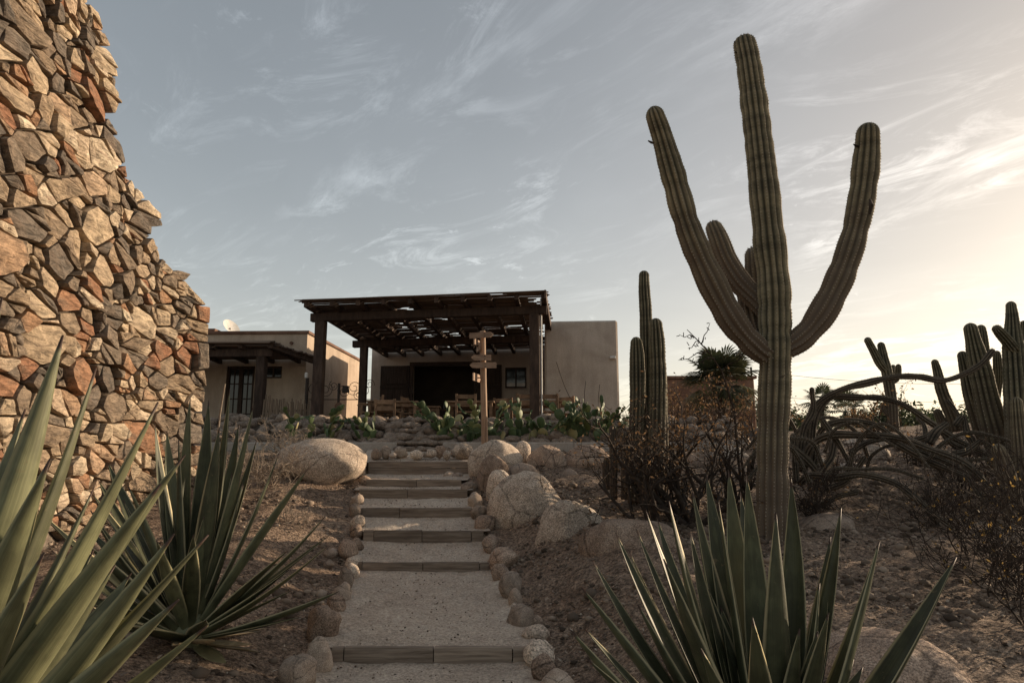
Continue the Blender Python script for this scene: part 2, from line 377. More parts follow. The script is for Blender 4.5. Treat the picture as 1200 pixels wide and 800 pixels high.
MAT['agave_dry'] = m_agave('agave_leaf_dry', (0.20, 0.15, 0.09), (0.34, 0.26, 0.15), (0.42, 0.33, 0.2))
def m_cactus(name, valley, crest, scar):
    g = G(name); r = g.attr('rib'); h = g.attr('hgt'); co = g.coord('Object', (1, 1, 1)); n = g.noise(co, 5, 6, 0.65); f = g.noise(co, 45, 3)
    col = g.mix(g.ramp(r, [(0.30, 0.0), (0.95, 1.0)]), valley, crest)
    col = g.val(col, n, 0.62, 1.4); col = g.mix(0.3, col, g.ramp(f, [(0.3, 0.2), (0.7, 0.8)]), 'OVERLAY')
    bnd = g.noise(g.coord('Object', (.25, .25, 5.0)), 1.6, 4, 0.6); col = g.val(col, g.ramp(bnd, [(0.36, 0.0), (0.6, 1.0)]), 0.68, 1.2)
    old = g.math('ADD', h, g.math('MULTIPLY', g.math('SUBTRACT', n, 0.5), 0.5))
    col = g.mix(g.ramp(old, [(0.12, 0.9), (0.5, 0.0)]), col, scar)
    sp = g.noise(co, 9, 4, 0.7); col = g.mix(g.ramp(sp, [(0.66, 0.0), (0.72, 0.8)]), col, (0.06, 0.04, 0.03))
    return g.done(col, 0.75, g.bump(n, 0.3, 0.02))
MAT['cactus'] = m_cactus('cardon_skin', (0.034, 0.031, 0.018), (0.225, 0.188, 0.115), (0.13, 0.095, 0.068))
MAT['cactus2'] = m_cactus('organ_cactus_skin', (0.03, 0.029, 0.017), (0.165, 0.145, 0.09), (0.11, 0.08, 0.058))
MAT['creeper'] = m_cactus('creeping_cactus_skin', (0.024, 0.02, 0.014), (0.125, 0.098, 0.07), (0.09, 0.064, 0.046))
g = G('cactus_spines'); MAT['spine'] = g.done(g.ramp(g.noise(g.coord(), 12, 2), [(0.3, (0.20, 0.17, 0.13)), (0.7, (0.42, 0.37, 0.29))]), 0.7)
g = G('prickly_pear_pad'); co = g.coord(); n = g.noise(co, 6, 5); dots = g.voro(co, 13, 'F1', 0.35)
col = g.ramp(g.rnd(), [(0.0, (0.045, 0.07, 0.03)), (0.6, (0.075, 0.115, 0.045)), (0.85, (0.14, 0.17, 0.06)), (1.0, (0.36, 0.31, 0.16))]); col = g.val(col, n, 0.7, 1.3)
col = g.mix(g.ramp(dots, [(0.10, 0.8), (0.2, 0.0)]), col, (0.32, 0.27, 0.18)); MAT['pad'] = g.done(col, 0.55, g.bump(n, 0.3, 0.01))
def m_bark(name, c1, c2, c3):
    g = G(name); n = g.noise(g.coord('Object', (1, 1, 1)), 16, 6, 0.7); return g.done(g.ramp(n, [(0.3, c1), (0.5, c2), (0.72, c3)]), 0.92, g.bump(n, 0.6, 0.015))
MAT['bark'] = m_bark('bark', (0.018, 0.013, 0.010), (0.045, 0.032, 0.024), (0.09, 0.066, 0.05))
MAT['twig'] = m_bark('pale_twig', (0.14, 0.11, 0.085), (0.25, 0.20, 0.155), (0.36, 0.30, 0.24))
def m_leaf(name, c1, c2, c3, trans=0.25):
    g = G(name); r = g.attr('rnd'); col = g.ramp(r, [(0.0, c1), (0.5, c2), (1.0, c3)])
    m = g.done(col, 0.7)
    tr = g.n.new('ShaderNodeBsdfTranslucent'); g.l.new(col, tr.inputs[0]); mx = g.n.new('ShaderNodeMixShader'); mx.inputs[0].default_value = trans
    o = g.n['Material Output']; g.l.new(g.b.outputs[0], mx.inputs[1]); g.l.new(tr.outputs[0], mx.inputs[2]); g.l.new(mx.outputs[0], o.inputs[0]); return m
MAT['dry_leaf'] = m_leaf('dry_leaf', (0.06, 0.036, 0.02), (0.17, 0.098, 0.05), (0.30, 0.18, 0.09), 0.35)
MAT['yellow_leaf'] = m_leaf('yellow_leaf', (0.16, 0.11, 0.04), (0.32, 0.20, 0.06), (0.40, 0.28, 0.11), 0.4)
MAT['green_leaf'] = m_leaf('green_leaf', (0.02, 0.03, 0.014), (0.045, 0.06, 0.027), (0.085, 0.095, 0.045), 0.3)
MAT['palm_leaf'] = m_leaf('palm_leaf', (0.022, 0.03, 0.016), (0.05, 0.06, 0.03), (0.10, 0.10, 0.055), 0.3)
g = G('ground_litter'); MAT['litter'] = g.done(g.ramp(g.attr('rnd'), [(0.0, (0.05, 0.036, 0.026)), (0.5, (0.18, 0.135, 0.10)), (0.85, (0.33, 0.255, 0.195)), (1.0, (0.50, 0.42, 0.33))]), 0.95)
# ---------------------------------------------------------------- steps: where they are
ST = []   # y, z top, z bottom, x left, x right
for y, vt, vb, ul, ur in ((5.4, 757, 777, 389, 619), (8.0, 658, 669.5, 419, 573), (8.85, 621, 635, 426, 567), (9.7, 594.5, 606, 424, 553),
                          (10.45, 573, 584, 421, 548), (11.1, 561.5, 570.5, 429, 541), (11.9, 540.5, 556, 432, 552)):
    a = at(ul, vt, y); b = at(ur, vt, y); c = at(ul, vb, y)
    ST.append((y, a.z, c.z, a.x, b.x))
PXL = [(0.0, -1.05), (3.5, -1.15)] + [(s[0], s[3]) for s in ST] + [(13.3, -2.7)]
PXR = [(0.0, 0.45), (3.5, 0.35)] + [(s[0], s[4]) for s in ST] + [(13.3, -0.5)]
PROF = [(-60, -1.5), (-4, -0.05), (0, 0.02), (5.35, ST[0][2] + .03)] + [(s[0], (s[1] + s[2]) / 2) for s in ST[1:]] + [(12.6, ST[6][1] + .08), (13.4, 1.70), (14.2, 1.75), (16, 1.95), (20, 2.08), (24, 2.12), (34, 2.35), (60, 2.5), (200, 2.4), (700, 1.2), (4000, -4)]
RA = [(-2, .0), (2, .22), (4, .34), (6, .46), (8, .40), (10, .22), (12, .10), (13.4, .0), (15, .02), (30, 0)]
LA = [(-2, .1), (2, .22), (5, .34), (8, .36), (10, .22), (12, .08), (13.4, 0), (30, 0)]
def ground(x, y, rough=True):
    z = interp(PROF, y); xl = interp(PXL, y); xr = interp(PXR, y)
    if y < 60:
        z += interp(RA, y) * sst((x - xr - .05) / 1.3) + interp(LA, y) * sst((xl - .05 - x) / 1.3)
        if x > 3: z += 0.05 * min(x - 3, 9) * sst((y - 3) / 8) * (1 - sst((y - 16) / 14))
    if y < 13.0:
        ins = sst((x - xl + .10) / .12) * sst((xr + .10 - x) / .12)
        z -= 0.13 * ins
    else: ins = 0
    if rough:
        far = 1 if y < 30 else max(.2, 1 - (y - 30) / 40)
        wgt = (1 - ins) * far
        z += wgt * (0.05 * fbm(x, y, 3.1, 0.9, 4) + (0.026 if x > 0 else .016) * fbm(x, y, 7.7, 4.0, 4))
        if 1 < y < 15 and -7 < x < 11: z += wgt * ((0.020 if x > 0 else .008) * nz(x, y, 1.3, 11) + .02 * max(0, nz(x, y, 6.1, 5.5) - .25))
    return z
def gpt(u, v, y0=1.5):
    """where the ray through a pixel meets the ground"""
    d = ray(u, v); o = Vector((0, 0, EYE)); t = y0
    while t < 80:
        p = o + d * t
        if p.z <= ground(p.x, p.y, False): return p
        t += 0.02
    return p
def axis(lo, hi, step, far_lo, far_hi, gr=1.22):
    a = list(np.arange(lo, hi + 1e-6, step)); s = step; x = hi
    while x < far_hi: s *= gr; x += s; a.append(x)
    s = step; x = lo; pre = []
    while x > far_lo: s *= gr; x -= s; pre.append(x)
    return pre[::-1] + a
gx = axis(-6.6, 10.5, 0.062, -4200, 4200); gy = axis(1.0, 15.0, 0.062, -900, 4600)
V = [(x, y, ground(x, y)) for y in gy for x in gx]; nx = len(gx)
Fc = [(j * nx + i, j * nx + i + 1, (j + 1) * nx + i + 1, (j + 1) * nx + i) for j in range(len(gy) - 1) for i in range(nx - 1)]
tag(mkobj('ground', mkmesh('ground', V, Fc, MAT['soil'], True)), kind='structure')

# sand treads of the path
rf = random.Random(12); FEET = [(rf.uniform(-1.6, .1), rf.uniform(2.2, 12.5), rf.uniform(-.4, .4)) for _ in range(46)]
def dents(x, y):
    z = 0
    for fx, fy, fa in FEET:
        dx, dy = x - fx, y - fy
        if abs(dx) < .3 and abs(dy) < .3:
            p, q = dx * math.cos(fa) + dy * math.sin(fa), -dx * math.sin(fa) + dy * math.cos(fa); r2 = (p / .055) ** 2 + (q / .14) ** 2
            z += -.016 * math.exp(-r2) + .007 * math.exp(-(math.sqrt(r2) - 1.6) ** 2 * 3)
    return z
mb = MB(); segs = [(0.2, 0.05, ST[0][0] + .02, ST[0][2] + .004)] + [(a[0] + .03, a[1] - .028, b[0] + .02, b[2] + .004) for a, b in zip(ST, ST[1:])] + [(ST[6][0] + .03, ST[6][1] - .028, 13.42, 1.715)]
for y0, z0, y1, z1 in segs:
    ny = max(6, int((y1 - y0) / .036)); nxx = 46; base = len(mb.V)
    for j in range(ny + 1):
        t = j / ny; y = lerp(y0, y1, t); xl = interp(PXL, y) - .09; xr = interp(PXR, y) + .09
        for i in range(nxx + 1):
            s = i / nxx; x = lerp(xl, xr, s); z = lerp(z0, z1, t)
            ed = min(t, 1 - t) * (y1 - y0)
            amp = min(1, ed / .12 + .25)
            z += min(1, ed / .15) * dents(x, y)
            z += amp * (.016 * fbm(x, y, 5, 2.2, 3) + .008 * nz(x, y, 2, 11) + .004 * nz(x, y, 8, 27)) + .02 * (abs(2 * s - 1) ** 4)
            z += .009 * math.exp(-((1 - t) * (y1 - y0) / .10) ** 2) * (0.6 + nz(x * 3, y, 9))
            mb.V.append(Vector((x, y, z)))
    for j in range(ny):
        for i in range(nxx):
            b0 = base + j * (nxx + 1) + i; mb.F.append((b0, b0 + 1, b0 + nxx + 2, b0 + nxx + 1))
tag(mb.build('path', MAT['sand'], smooth=True), kind='structure')

# timber risers
def plank(name, x0, x1, y, z0, z1, th, parent, mat):
    m = MB(); c = Vector(((x0 + x1) / 2, y, (z0 + z1) / 2))
    nseg = max(3, int((x1 - x0) / .12)); prof = [(-.5, -.5), (.5, -.5), (.5, .38), (.36, .5), (-.36, .5), (-.5, .38)]
    for i in range(nseg + 1):
        x = lerp(x0, x1, i / nseg)
        for (a, b) in prof:
            m.V.append(Vector((x, y + a * th + .004 * nz(x, y, a * 9, 5), lerp(z0, z1, b + .5) + .006 * nz(x, z1 * 3, b * 5 + y, 4))))
    k = len(prof)
    for i in range(nseg):
        for j in range(k):
            a0 = i * k + j; a1 = i * k + (j + 1) % k; m.F.append((a0, a0 + k, a1 + k, a1))
    m.F.append(tuple(range(k))); m.F.append(tuple(nseg * k + j for j in reversed(range(k))))
    return m.build(name, mat, parent, tuple(c))
step_lab = ['lowest timber step at the end of the long sand tread', 'second timber step above the long sand tread', 'third timber step up, with a tall weathered board face',
            'fourth timber step up the sand stair', 'fifth timber step up the sand stair', 'low timber step just under the top step', 'top timber step of two stacked boards below the concrete kerb']
cuts = [(.065, .52, .92), (.04, .50, .93), (.09, .49, .90), (.35,), (.45,), (.53,), ()]
for i, (y, zt, zb, xl, xr) in enumerate(ST):
    root = empty('timber_step', ((xl + xr) / 2, y, zb - .05))
    tag(root, step_lab[i], 'step', 'timber steps of the sand stair')
    Wd = xr - xl; cs = [0] + list(cuts[i]) + [1]
    rows = [(zb - .05, zt)] if i < 6 else [(zb - .05, (zt + zb) / 2 - .003), ((zt + zb) / 2 + .003, zt)]
    for q, (z0, z1) in enumerate(rows):
        for a, b in zip(cs, cs[1:]):
            o = plank('plank', xl + Wd * a + .004, xl + Wd * b - .004, y + R.uniform(-.006, .006) - q * .0, z0, z1 + R.uniform(-.006, .004), .055, None, MAT['sleeper'])
            o.parent = root; o.location = Vector(o.location) - root.location

# ---------------------------------------------------------------- rocks
def ico(sub):
    import bmesh
    bm = bmesh.new(); bmesh.ops.create_icosphere(bm, subdivisions=sub, radius=1.0)
    V = [v.co.copy() for v in bm.verts]; Fc = [tuple(v.index for v in f.verts) for f in bm.faces]; bm.free(); return V, Fc
ICO = {k: ico(k) for k in (1, 2, 3, 4, 5)}
def rock_mesh(seed, sub, dims, amp=.16, facet=0.10, mat=None, squash=.0):
    V0, Fc = ICO[sub]; rr = random.Random(seed); off = Vector((rr.uniform(-50, 50), rr.uniform(-50, 50), rr.uniform(-50, 50)))
    planes = [(Vector((rr.gauss(0, 1), rr.gauss(0, 1), rr.gauss(0, .8))).normalized(), rr.uniform(.72, .95)) for _ in range(7)]
    V = []
    for v in V0:
        p = v * (1 + amp * noise.fractal(v * 1.1 + off, 1, 2, 3) + amp * .22 * noise.fractal(v * 4 + off, 1, 2, 4) - .05 * max(0, .12 - abs(noise.noise(v * 1.6 + off * 2))) / .12)
        for n, dd in planes:
            e = p.dot(n) - dd
            if e > 0: p = p - n * e * min(1.0, facet * 8)
        V.append(Vector((p.x * dims[0], p.y * dims[1], p.z * dims[2])))
    return mkmesh('rock', V, Fc, mat, True)
def boulder(u0, v0, u1, v1, y, label, mat='granite', depth=None, sub=4, sink=.22, seed=None, amp=.14, name='boulder', group=None, facet=.08, rz=None):
    """boulder that fills the pixel box, resting in the ground at distance y"""
    a = at(u0, (v0 + v1) / 2, y); b = at(u1, (v0 + v1) / 2, y); t = at((u0 + u1) / 2, v0, y); q = at((u0 + u1) / 2, v1, y)
    wd = (b.x - a.x) / 2; ht = (t.z - q.z) / 2 * (1 + sink)
    c = Vector(((a.x + b.x) / 2, y, t.z - ht))
    sd_ = seed if seed is not None else int(u0 * 7 + v0)
    me = rock_mesh(sd_, sub, (wd * 1.04, depth or wd * .85, ht * 1.04), amp, facet, MAT[mat])
    # sit exactly on box top
    zs = max(v.co.z for v in me.vertices); c.z += ht - zs
    o = mkobj(name, me, None, c)
    if rz: o.rotation_euler.z = rz
    tag(o, label, 'boulder' if name == 'boulder' else 'stone', group); return o
bg_ = 'granite boulders beside the sand stair'
boulder(549, 515, 617, 562, 11.6, 'large rounded grey boulder at the foot of the signpost', group=bg_, seed=5, amp=.10)
boulder(557, 532, 598, 586, 10.75, 'upright pinkish boulder leaning between the signpost boulder and the stair', 'granite_red', group=bg_, seed=21)
boulder(568, 550, 601, 590, 10.25, 'small wedge shaped boulder tucked against the upright pinkish one', group=bg_, seed=8, sub=3)
boulder(590, 542, 634, 568, 10.9, 'flat topped dark boulder behind the egg shaped one', 'rubble', group=bg_, seed=31, sub=4, amp=.1)
boulder(575, 551, 658, 630, 9.35, 'big egg shaped speckled granite boulder beside the stair', group=bg_, seed=12, amp=.09, facet=.03)
boulder(630, 585, 711, 664, 8.35, 'broad angular pale granite boulder below the egg shaped boulder', group=bg_, seed=17, amp=.13, facet=.12)
boulder(680, 606, 806, 682, 7.35, 'long rusty brown boulder behind the dark upright agave', 'granite_red', group=bg_, seed=44, depth=.5, amp=.14)
boulder(603, 516, 622, 542, 12.0, 'small pale knobbly boulder behind the signpost boulder', group=bg_, seed=51, sub=3)
boulder(618, 521, 663, 563, 11.7, 'cracked rust and cream boulder below the concrete kerb', 'granite_red', group=bg_, seed=61, amp=.2, facet=.14)
boulder(658, 521, 716, 559, 11.8, 'low brown loaf shaped boulder against the concrete kerb', 'granite_red', group=bg_, seed=66, amp=.1)
boulder(657, 549, 679, 565, 11.0, 'small dark stone between the rust boulders', 'rubble', group=bg_, seed=72, sub=3)
boulder(323, 513, 433, 563, 11.3, 'long whale backed boulder at the head of the stair on the stone wall side', 'granite', group=bg_, seed=84, depth=.7, amp=.10)
boulder(955, 738, 1128, 850, 4.0, 'half buried slab of granite beside the dark upright agave', 'granite_red', group=bg_, seed=93, amp=.12, depth=.55, facet=.12)
fr = 'rocks on the desert slope among the creeping cactus'
for (u0, v0, u1, v1, y, m, lab) in (
    (1027, 514, 1048, 534, 12.5, 'granite', 'pale rounded rock catching light on the desert slope'),
    (1008, 521, 1047, 549, 11.6, 'granite', 'tilted pale slab rock below the creeping cactus arch'),
    (1044, 519, 1077, 544, 12.2, 'granite_red', 'tapered brown rock beside the pale slab rock'),
    (985, 512, 1026, 534, 13.2, 'granite', 'grey flat rock on the crest of the desert slope'),
    (976, 541, 1022, 556, 11.0, 'granite', 'low tan rock under the creeping cactus stems'),
    (1010, 560, 1044, 576, 10.2, 'granite_red', 'brown flat rock under the lower creeping cactus arch'),
    (1100, 566, 1130, 580, 9.8, 'rubble', 'dark flat rock near the columnar cacti'),
    (945, 536, 975, 556, 11.4, 'granite', 'tan rock partly behind the creeping cactus trunk'),
    (935, 600, 1010, 632, 8.2, 'rubble', 'half buried dark rock behind the dark upright agave'),
    (960, 655, 1030, 690, 6.6, 'rubble', 'half buried rough rock on the slope behind the agave tips'),
    (1040, 545, 1068, 556, 11.0, 'granite', 'small flat pale rock on the desert slope'),
    (830, 520, 880, 548, 12.3, 'granite', 'pale rock seen behind the dry shrub'),
    (790, 530, 825, 552, 12.0, 'granite_red', 'brown rock seen through the dry shrub'),
    (860, 545, 890, 566, 10.6, 'granite', 'pale rock leaning beside the tall cardon trunk')):
    boulder(u0, v0, u1, v1, y, lab, m, sub=3, sink=.6, name='slope_rock', group=fr, amp=.16, facet=.12)

def zpx(z6x, z6y): return 340 + z6x / 2.6658, 500 + z6y / 2.6658     # numbers read off an enlarged crop of the photograph
left = [(232, 172, 20, 18), (222, 212, 24, 20), (208, 232, 22, 24), (203, 262, 20, 22), (210, 300, 24, 26), (206, 325, 22, 22), (206, 368, 24, 22), (180, 385, 34, 30), (196, 428, 28, 26), (192, 462, 24, 34),
        (174, 482, 24, 40), (162, 528, 30, 40), (142, 560, 30, 36), (103, 622, 50, 60), (88, 722, 46, 60), (30, 768, 62, 62), (128, 395, 22, 16), (120, 430, 18, 14)]
right_ = [(497, 152, 18, 14), (522, 158, 18, 15), (506, 136, 14, 12), (560, 190, 26, 20), (578, 236, 24, 30), (590, 268, 26, 24), (612, 302, 34, 32), (570, 262, 14, 14), (628, 370, 32, 32), (600, 345, 16, 14), (668, 412, 44, 34),
          (656, 458, 30, 32), (634, 430, 20, 24), (688, 500, 36, 46), (706, 536, 24, 32), (720, 604, 42, 48), (764, 648, 44, 30), (780, 712, 48, 46), (798, 758, 42, 46), (838, 800, 52, 44), (770, 605, 20, 14), (700, 570, 20, 18)]
tops = [(268, 92, 22, 14), (298, 92, 22, 18), (345, 94, 30, 14), (395, 96, 28, 12), (440, 98, 22, 12), (468, 92, 24, 16), (490, 98, 16, 12), (540, 88, 44, 22), (510, 84, 18, 10), (320, 84, 16, 8), (425, 88, 18, 8)]
for lst, lab, grp in ((left, 'rounded edging stone on the stone wall side of the sand stair', 'edging stones on the stone wall side'),
                      (right_, 'rounded edging stone on the boulder side of the sand stair', 'edging stones on the boulder side'),
                      (tops, 'small round stone in the row behind the top timber step', 'row of stones at the head of the stair')):
    for k, (zx, zy, hw, hh) in enumerate(lst):
        u, v = zpx(zx, zy); hw /= 2.6658; hh /= 2.6658; rr = random.Random(k * 13 + len(lst))
        if lst is tops: p = at(u, v + hh, 12.2 + .12 * (k % 3)); hw *= .8; hh *= 1.25
        else: p = gpt(u, v + hh * .75)
        s = p.y / FPX
        dims = (hw * s * .98, hw * s * rr.uniform(.85, 1.15), hh * s * 1.0)
        me = rock_mesh(k * 31 + len(lst) * 7, 3, dims, .24, .13, MAT[rr.choice(('pebble', 'pebble', 'granite', 'granite_red'))])
        o = mkobj('edging_stone', me, None, (p.x, p.y, at(u, v, p.y).z)); o.rotation_euler.z = rr.uniform(-.3, .3)
        gz = ground(p.x, p.y, False)
        if lst is tops: o.location.z = 1.56 + (p.y - 12) * .14 + dims[2] * .55
        elif o.location.z - dims[2] * .8 > gz: o.location.z = gz + dims[2] * .75
        tag(o, lab, 'stone', grp)

# ---------------------------------------------------------------- tall dry-stone wall on the left
def clip(poly, nx_, ny_, d):
    o = []
    for i in range(len(poly)):
        a = poly[i]; b = poly[(i + 1) % len(poly)]; da = a[0] * nx_ + a[1] * ny_ - d; db = b[0] * nx_ + b[1] * ny_ - d
        if da <= 0: o.append(a)
        if (da < 0 < db) or (db < 0 < da):
            t = da / (da - db); o.append((a[0] + (b[0] - a[0]) * t, a[1] + (b[1] - a[1]) * t))
    return o
def cells(pts, wts, box, gap):
    res = []
    P = np.array(pts); Wt = np.array(wts)
    for i in range(len(pts)):
        poly = [(box[0], box[1]), (box[2], box[1]), (box[2], box[3]), (box[0], box[3])]
        d2 = ((P - P[i]) ** 2).sum(1); od = np.argsort(d2)[1:40]
        for j in od:
            dx, dy = P[j] - P[i]; L = math.hypot(dx, dy)
            m = (L * L + Wt[i] - Wt[j]) / (2 * L) - gap
            poly = clip(poly, dx / L, dy / L, (P[i][0] * dx + P[i][1] * dy) / L + m)
            if len(poly) < 3: break
        res.append(poly if len(poly) >= 3 else None)
    return res
WTOP = [(3.4, 7.55), (6.4, 7.5), (7.30, 7.05), (7.85, 6.68), (7.95, 6.45), (8.08, 5.5), (8.35, 5.25), (9.0, 4.85), (9.12, 4.5), (9.6, 4.3), (9.95, 4.1), (10.2, 3.6), (10.38, 2.95), (10.5, 0)]
WP = []      # plan of the face: straight, then curving gently to the right
x, y, h = -5.0, 3.4, 0.0; dsw = .05; s = 0
while s < 7.2:
    WP.append((s, x, y, h)); h = rad(22) * sst((y - 8.7) / 1.4); x += math.sin(h) * dsw; y += math.cos(h) * dsw; s += dsw
def wallp(s, z, dep):
    i = max(0, min(len(WP) - 1, int(s / dsw))); q = WP[i]; ds = s - q[0]; hh = q[3]
    bat = .035 * (4.0 - z)     # the face leans back a little as it rises
    return Vector((q[1] + math.sin(hh) * ds + math.cos(hh) * (dep + bat), q[2] + math.cos(hh) * ds - math.sin(hh) * (dep + bat), z))
SMAX = 6.8
rw = random.Random(5); pts = []; wts = []
AN = 1.38
tries = 0
while len(pts) < 700 and tries < 60000:
    tries += 1; q = (rw.uniform(-.1, SMAX) / AN, rw.uniform(.2, 7.8)); small = rw.random() < .58
    rr_ = rw.uniform(.08, .13) if small else rw.uniform(.14, .225)
    if all((q[0] - p[0]) ** 2 + (q[1] - p[1]) ** 2 > (.62 * (rr_ + math.sqrt(max(w_, 1e-4)))) ** 2 for p, w_ in zip(pts, wts)):
        pts.append(q); wts.append(rr_ ** 2)
ce = cells(pts, wts, (-.3, 0.1, SMAX / AN + .05, 8.2), .011)
# break some of the cells into slabs and shards
def split(poly, rr, lev):
    xs = [p[0] * AN for p in poly]; zs = [p[1] for p in poly]; wd, ht = max(xs) - min(xs), max(zs) - min(zs)
    if lev == 0 or max(wd, ht) < .22 or rr.random() < .25: return [poly]
    cx, cy = sum(p[0] for p in poly) / len(poly), sum(p[1] for p in poly) / len(poly)
    a = rr.gauss(PI / 2 - .35, .35) if (ht > wd * .75 or rr.random() < .45) else rr.gauss(.1, .5)
    nx_, ny_ = math.cos(a), math.sin(a); d = cx * nx_ + cy * ny_ + rr.uniform(-.25, .25) * min(wd, ht)
    A1 = clip(poly, nx_, ny_, d - .006); A2 = clip(poly, -nx_, -ny_, -d - .006); o = []
    for q in (A1, A2):
        if len(q) >= 3: o += split(q, rr, lev - 1)
    return o
rs = random.Random(41); ce = [q for p in ce if p for q in split(p, rs, 1 if rs.random() < .4 else 2)]
wall = empty('stone_wall', (-5.2, 7.0, .6)); tag(wall, 'tall rugged wall of tan, grey and rust stones with a stepped end', 'stone wall')
def stone(poly, k, lay=0):
    rr = random.Random(k * 7 + 1); n = len(poly)
    poly = [(p[0] * AN, p[1]) for p in poly]
    cx = sum(p[0] for p in poly) / n; cy = sum(p[1] for p in poly) / n
    # knock corners off and roughen the outline
    o = []
    for i in range(n):
        a = poly[i - 1]; b = poly[i]; c = poly[(i + 1) % n]; t = rr.uniform(.01, .08); t2 = rr.uniform(.01, .08)
        o += [(lerp(b[0], a[0], t), lerp(b[1], a[1], t)), (lerp(b[0], c[0], t2), lerp(b[1], c[1], t2))]
    o2 = []
    for i in range(len(o)):
        a = o[i]; b = o[(i + 1) % len(o)]; L = math.hypot(b[0] - a[0], b[1] - a[1]); m = 1 if L < .10 else 3
        for q in range(m):
            t = q / m; j = .006 if q else 0
            o2.append((lerp(a[0], b[0], t) + rr.uniform(-j, j), lerp(a[1], b[1], t) + rr.uniform(-j, j)))
    o = o2; n = len(o)
    size = max(math.hypot(p[0] - cx, p[1] - cy) for p in o)
    dep = rr.uniform(.0, .075) + .025; ta, tb = rr.uniform(-.26, .26), rr.uniform(-.32, .2)
    V = []; rings = [(1.0, -.32, 0), (1.0, -.04, 0), (.955, .004, .5), (.74, .012, 1), (.42, .014, 1)]
    ox = rr.uniform(0, 90)
    for (sc_, dz, na) in rings:
        for (px, py) in o:
            qx, qy = cx + (px - cx) * sc_, cy + (py - cy) * sc_
            dd = dz + (0 if dz < -.1 else dep + ta * (qx - cx) + tb * (qy - cy) + na * (.026 * fbm(qx, qy, ox, 7, 3)))
            V.append(wallp(qx, qy, dd))
    V.append(wallp(cx, cy, dep + .026 + .02 * nz(cx, cy, ox, 6)))
    Fc = []
    for r_ in range(len(rings) - 1):
        for i in range(n):
            j = (i + 1) % n; Fc.append((r_ * n + i, r_ * n + j, (r_ + 1) * n + j, (r_ + 1) * n + i))
    e = (len(rings) - 1) * n
    for i in range(n): Fc.append((e + i, e + (i + 1) % n, len(V) - 1))
    ctr = wallp(cx, cy, 0)
    return V, Fc, ctr, size, cx, cy, rr.random(), rr.random()
ss = []
for k, poly in enumerate(ce):
    if not poly: continue
    n = len(poly); cx = AN * sum(p[0] for p in poly) / n; cy = sum(p[1] for p in poly) / n
    q = wallp(cx, cy, 0)
    if cy > interp(WTOP, q.y) or cy < ground(q.x, q.y, False) - .25: continue
    A_ = abs(sum(poly[i][0] * poly[(i + 1) % n][1] - poly[(i + 1) % n][0] * poly[i][1] for i in range(n))) / 2
    if A_ < .0022: continue
    inview = -60 < 600 + 800 * q.x / q.y * .97
    ss.append((A_ if inview else A_ * .01, stone(poly, k)))
ss.sort(key=lambda t: -t[0])
rest = MB(); RA1 = []; RA2 = []
loc0 = Vector(wall.location)
print('wall stones', len(ss))
for i, (_, (V, Fc, ctr, size, cx, cy, r1, r2)) in enumerate(ss):
    if i < 296:
        me = mkmesh('stone', [v - ctr for v in V], Fc, MAT['wall_stone'], False, {'rnd': [r1] * len(V), 'rnd2': [r2] * len(V)})
        mkobj('stone', me, wall, ctr - loc0)
    else:
        rest.add([v - loc0 for v in V], Fc); RA1 += [r1] * len(V); RA2 += [r2] * len(V)
rest.A = {'rnd': RA1, 'rnd2': RA2}
tag(rest.build('small_stones', MAT['wall_stone'], wall), kind='stuff')
# mortar core behind the stones
ys = list(np.arange(0, SMAX - .1, .1)); mb = MB()
for s_ in ys:
    q = wallp(s_, 3, 0); zt = max(.4, interp(WTOP, q.y + .12) - .22)
    for z, d in ((0.0, -.045), (zt, -.045), (zt, -.55), (0.0, -.55)): mb.V.append(wallp(s_, z, d) - loc0)
for i in range(len(ys) - 1):
    for j in range(4):
        a = i * 4 + j; b = i * 4 + (j + 1) % 4; mb.F.append((a, a + 4, b + 4, b))
mb.F.append((0, 1, 2, 3)); e = (len(ys) - 1) * 4; mb.F.append((e + 3, e + 2, e + 1, e))
mb.build('mortar_core', MAT['mortar'], wall)
# ---------------------------------------------------------------- terrace, kerb, rubble bank
FL = 2.2                                   # terrace floor level
TH = rad(4.6); HO = Vector((0, 19.0, FL)); LX = Vector((math.cos(TH), -math.sin(TH), 0)); LY = Vector((math.sin(TH), math.cos(TH), 0))
def hitL(u, v, yl):
    d = ray(u, v); e = Vector((0, 0, EYE)) - HO; t = (yl - e.dot(LY)) / d.dot(LY); p = e + d * t
    return p.dot(LX), p.z
def Lw(x, y, z=0): return HO + LX * x + LY * y + Vector((0, 0, z))

m = MB(); m.box((-1.2, 19.6, 1.85), (13.2, 10.0, .7)); tag(m.build('terrace', MAT['terrace']), kind='structure')
kerb = empty('concrete_kerb', (-1, 13.55, 1.6)); tag(kerb, 'low grey concrete kerb wall below the prickly pears', 'kerb')
kz = at(600, 518, 13.5).z
for x0, x1 in ((-6.2, -2.25), (-1.35, 1.2), (1.204, 4.6)):
    mm = MB(); mm.box(((x0 + x1) / 2 + 1, 0, (kz + 1.55) / 2 - 1.6), (x1 - x0, .22, kz - 1.55), None, .015); mm.build('wall_section', MAT['concrete'], kerb)

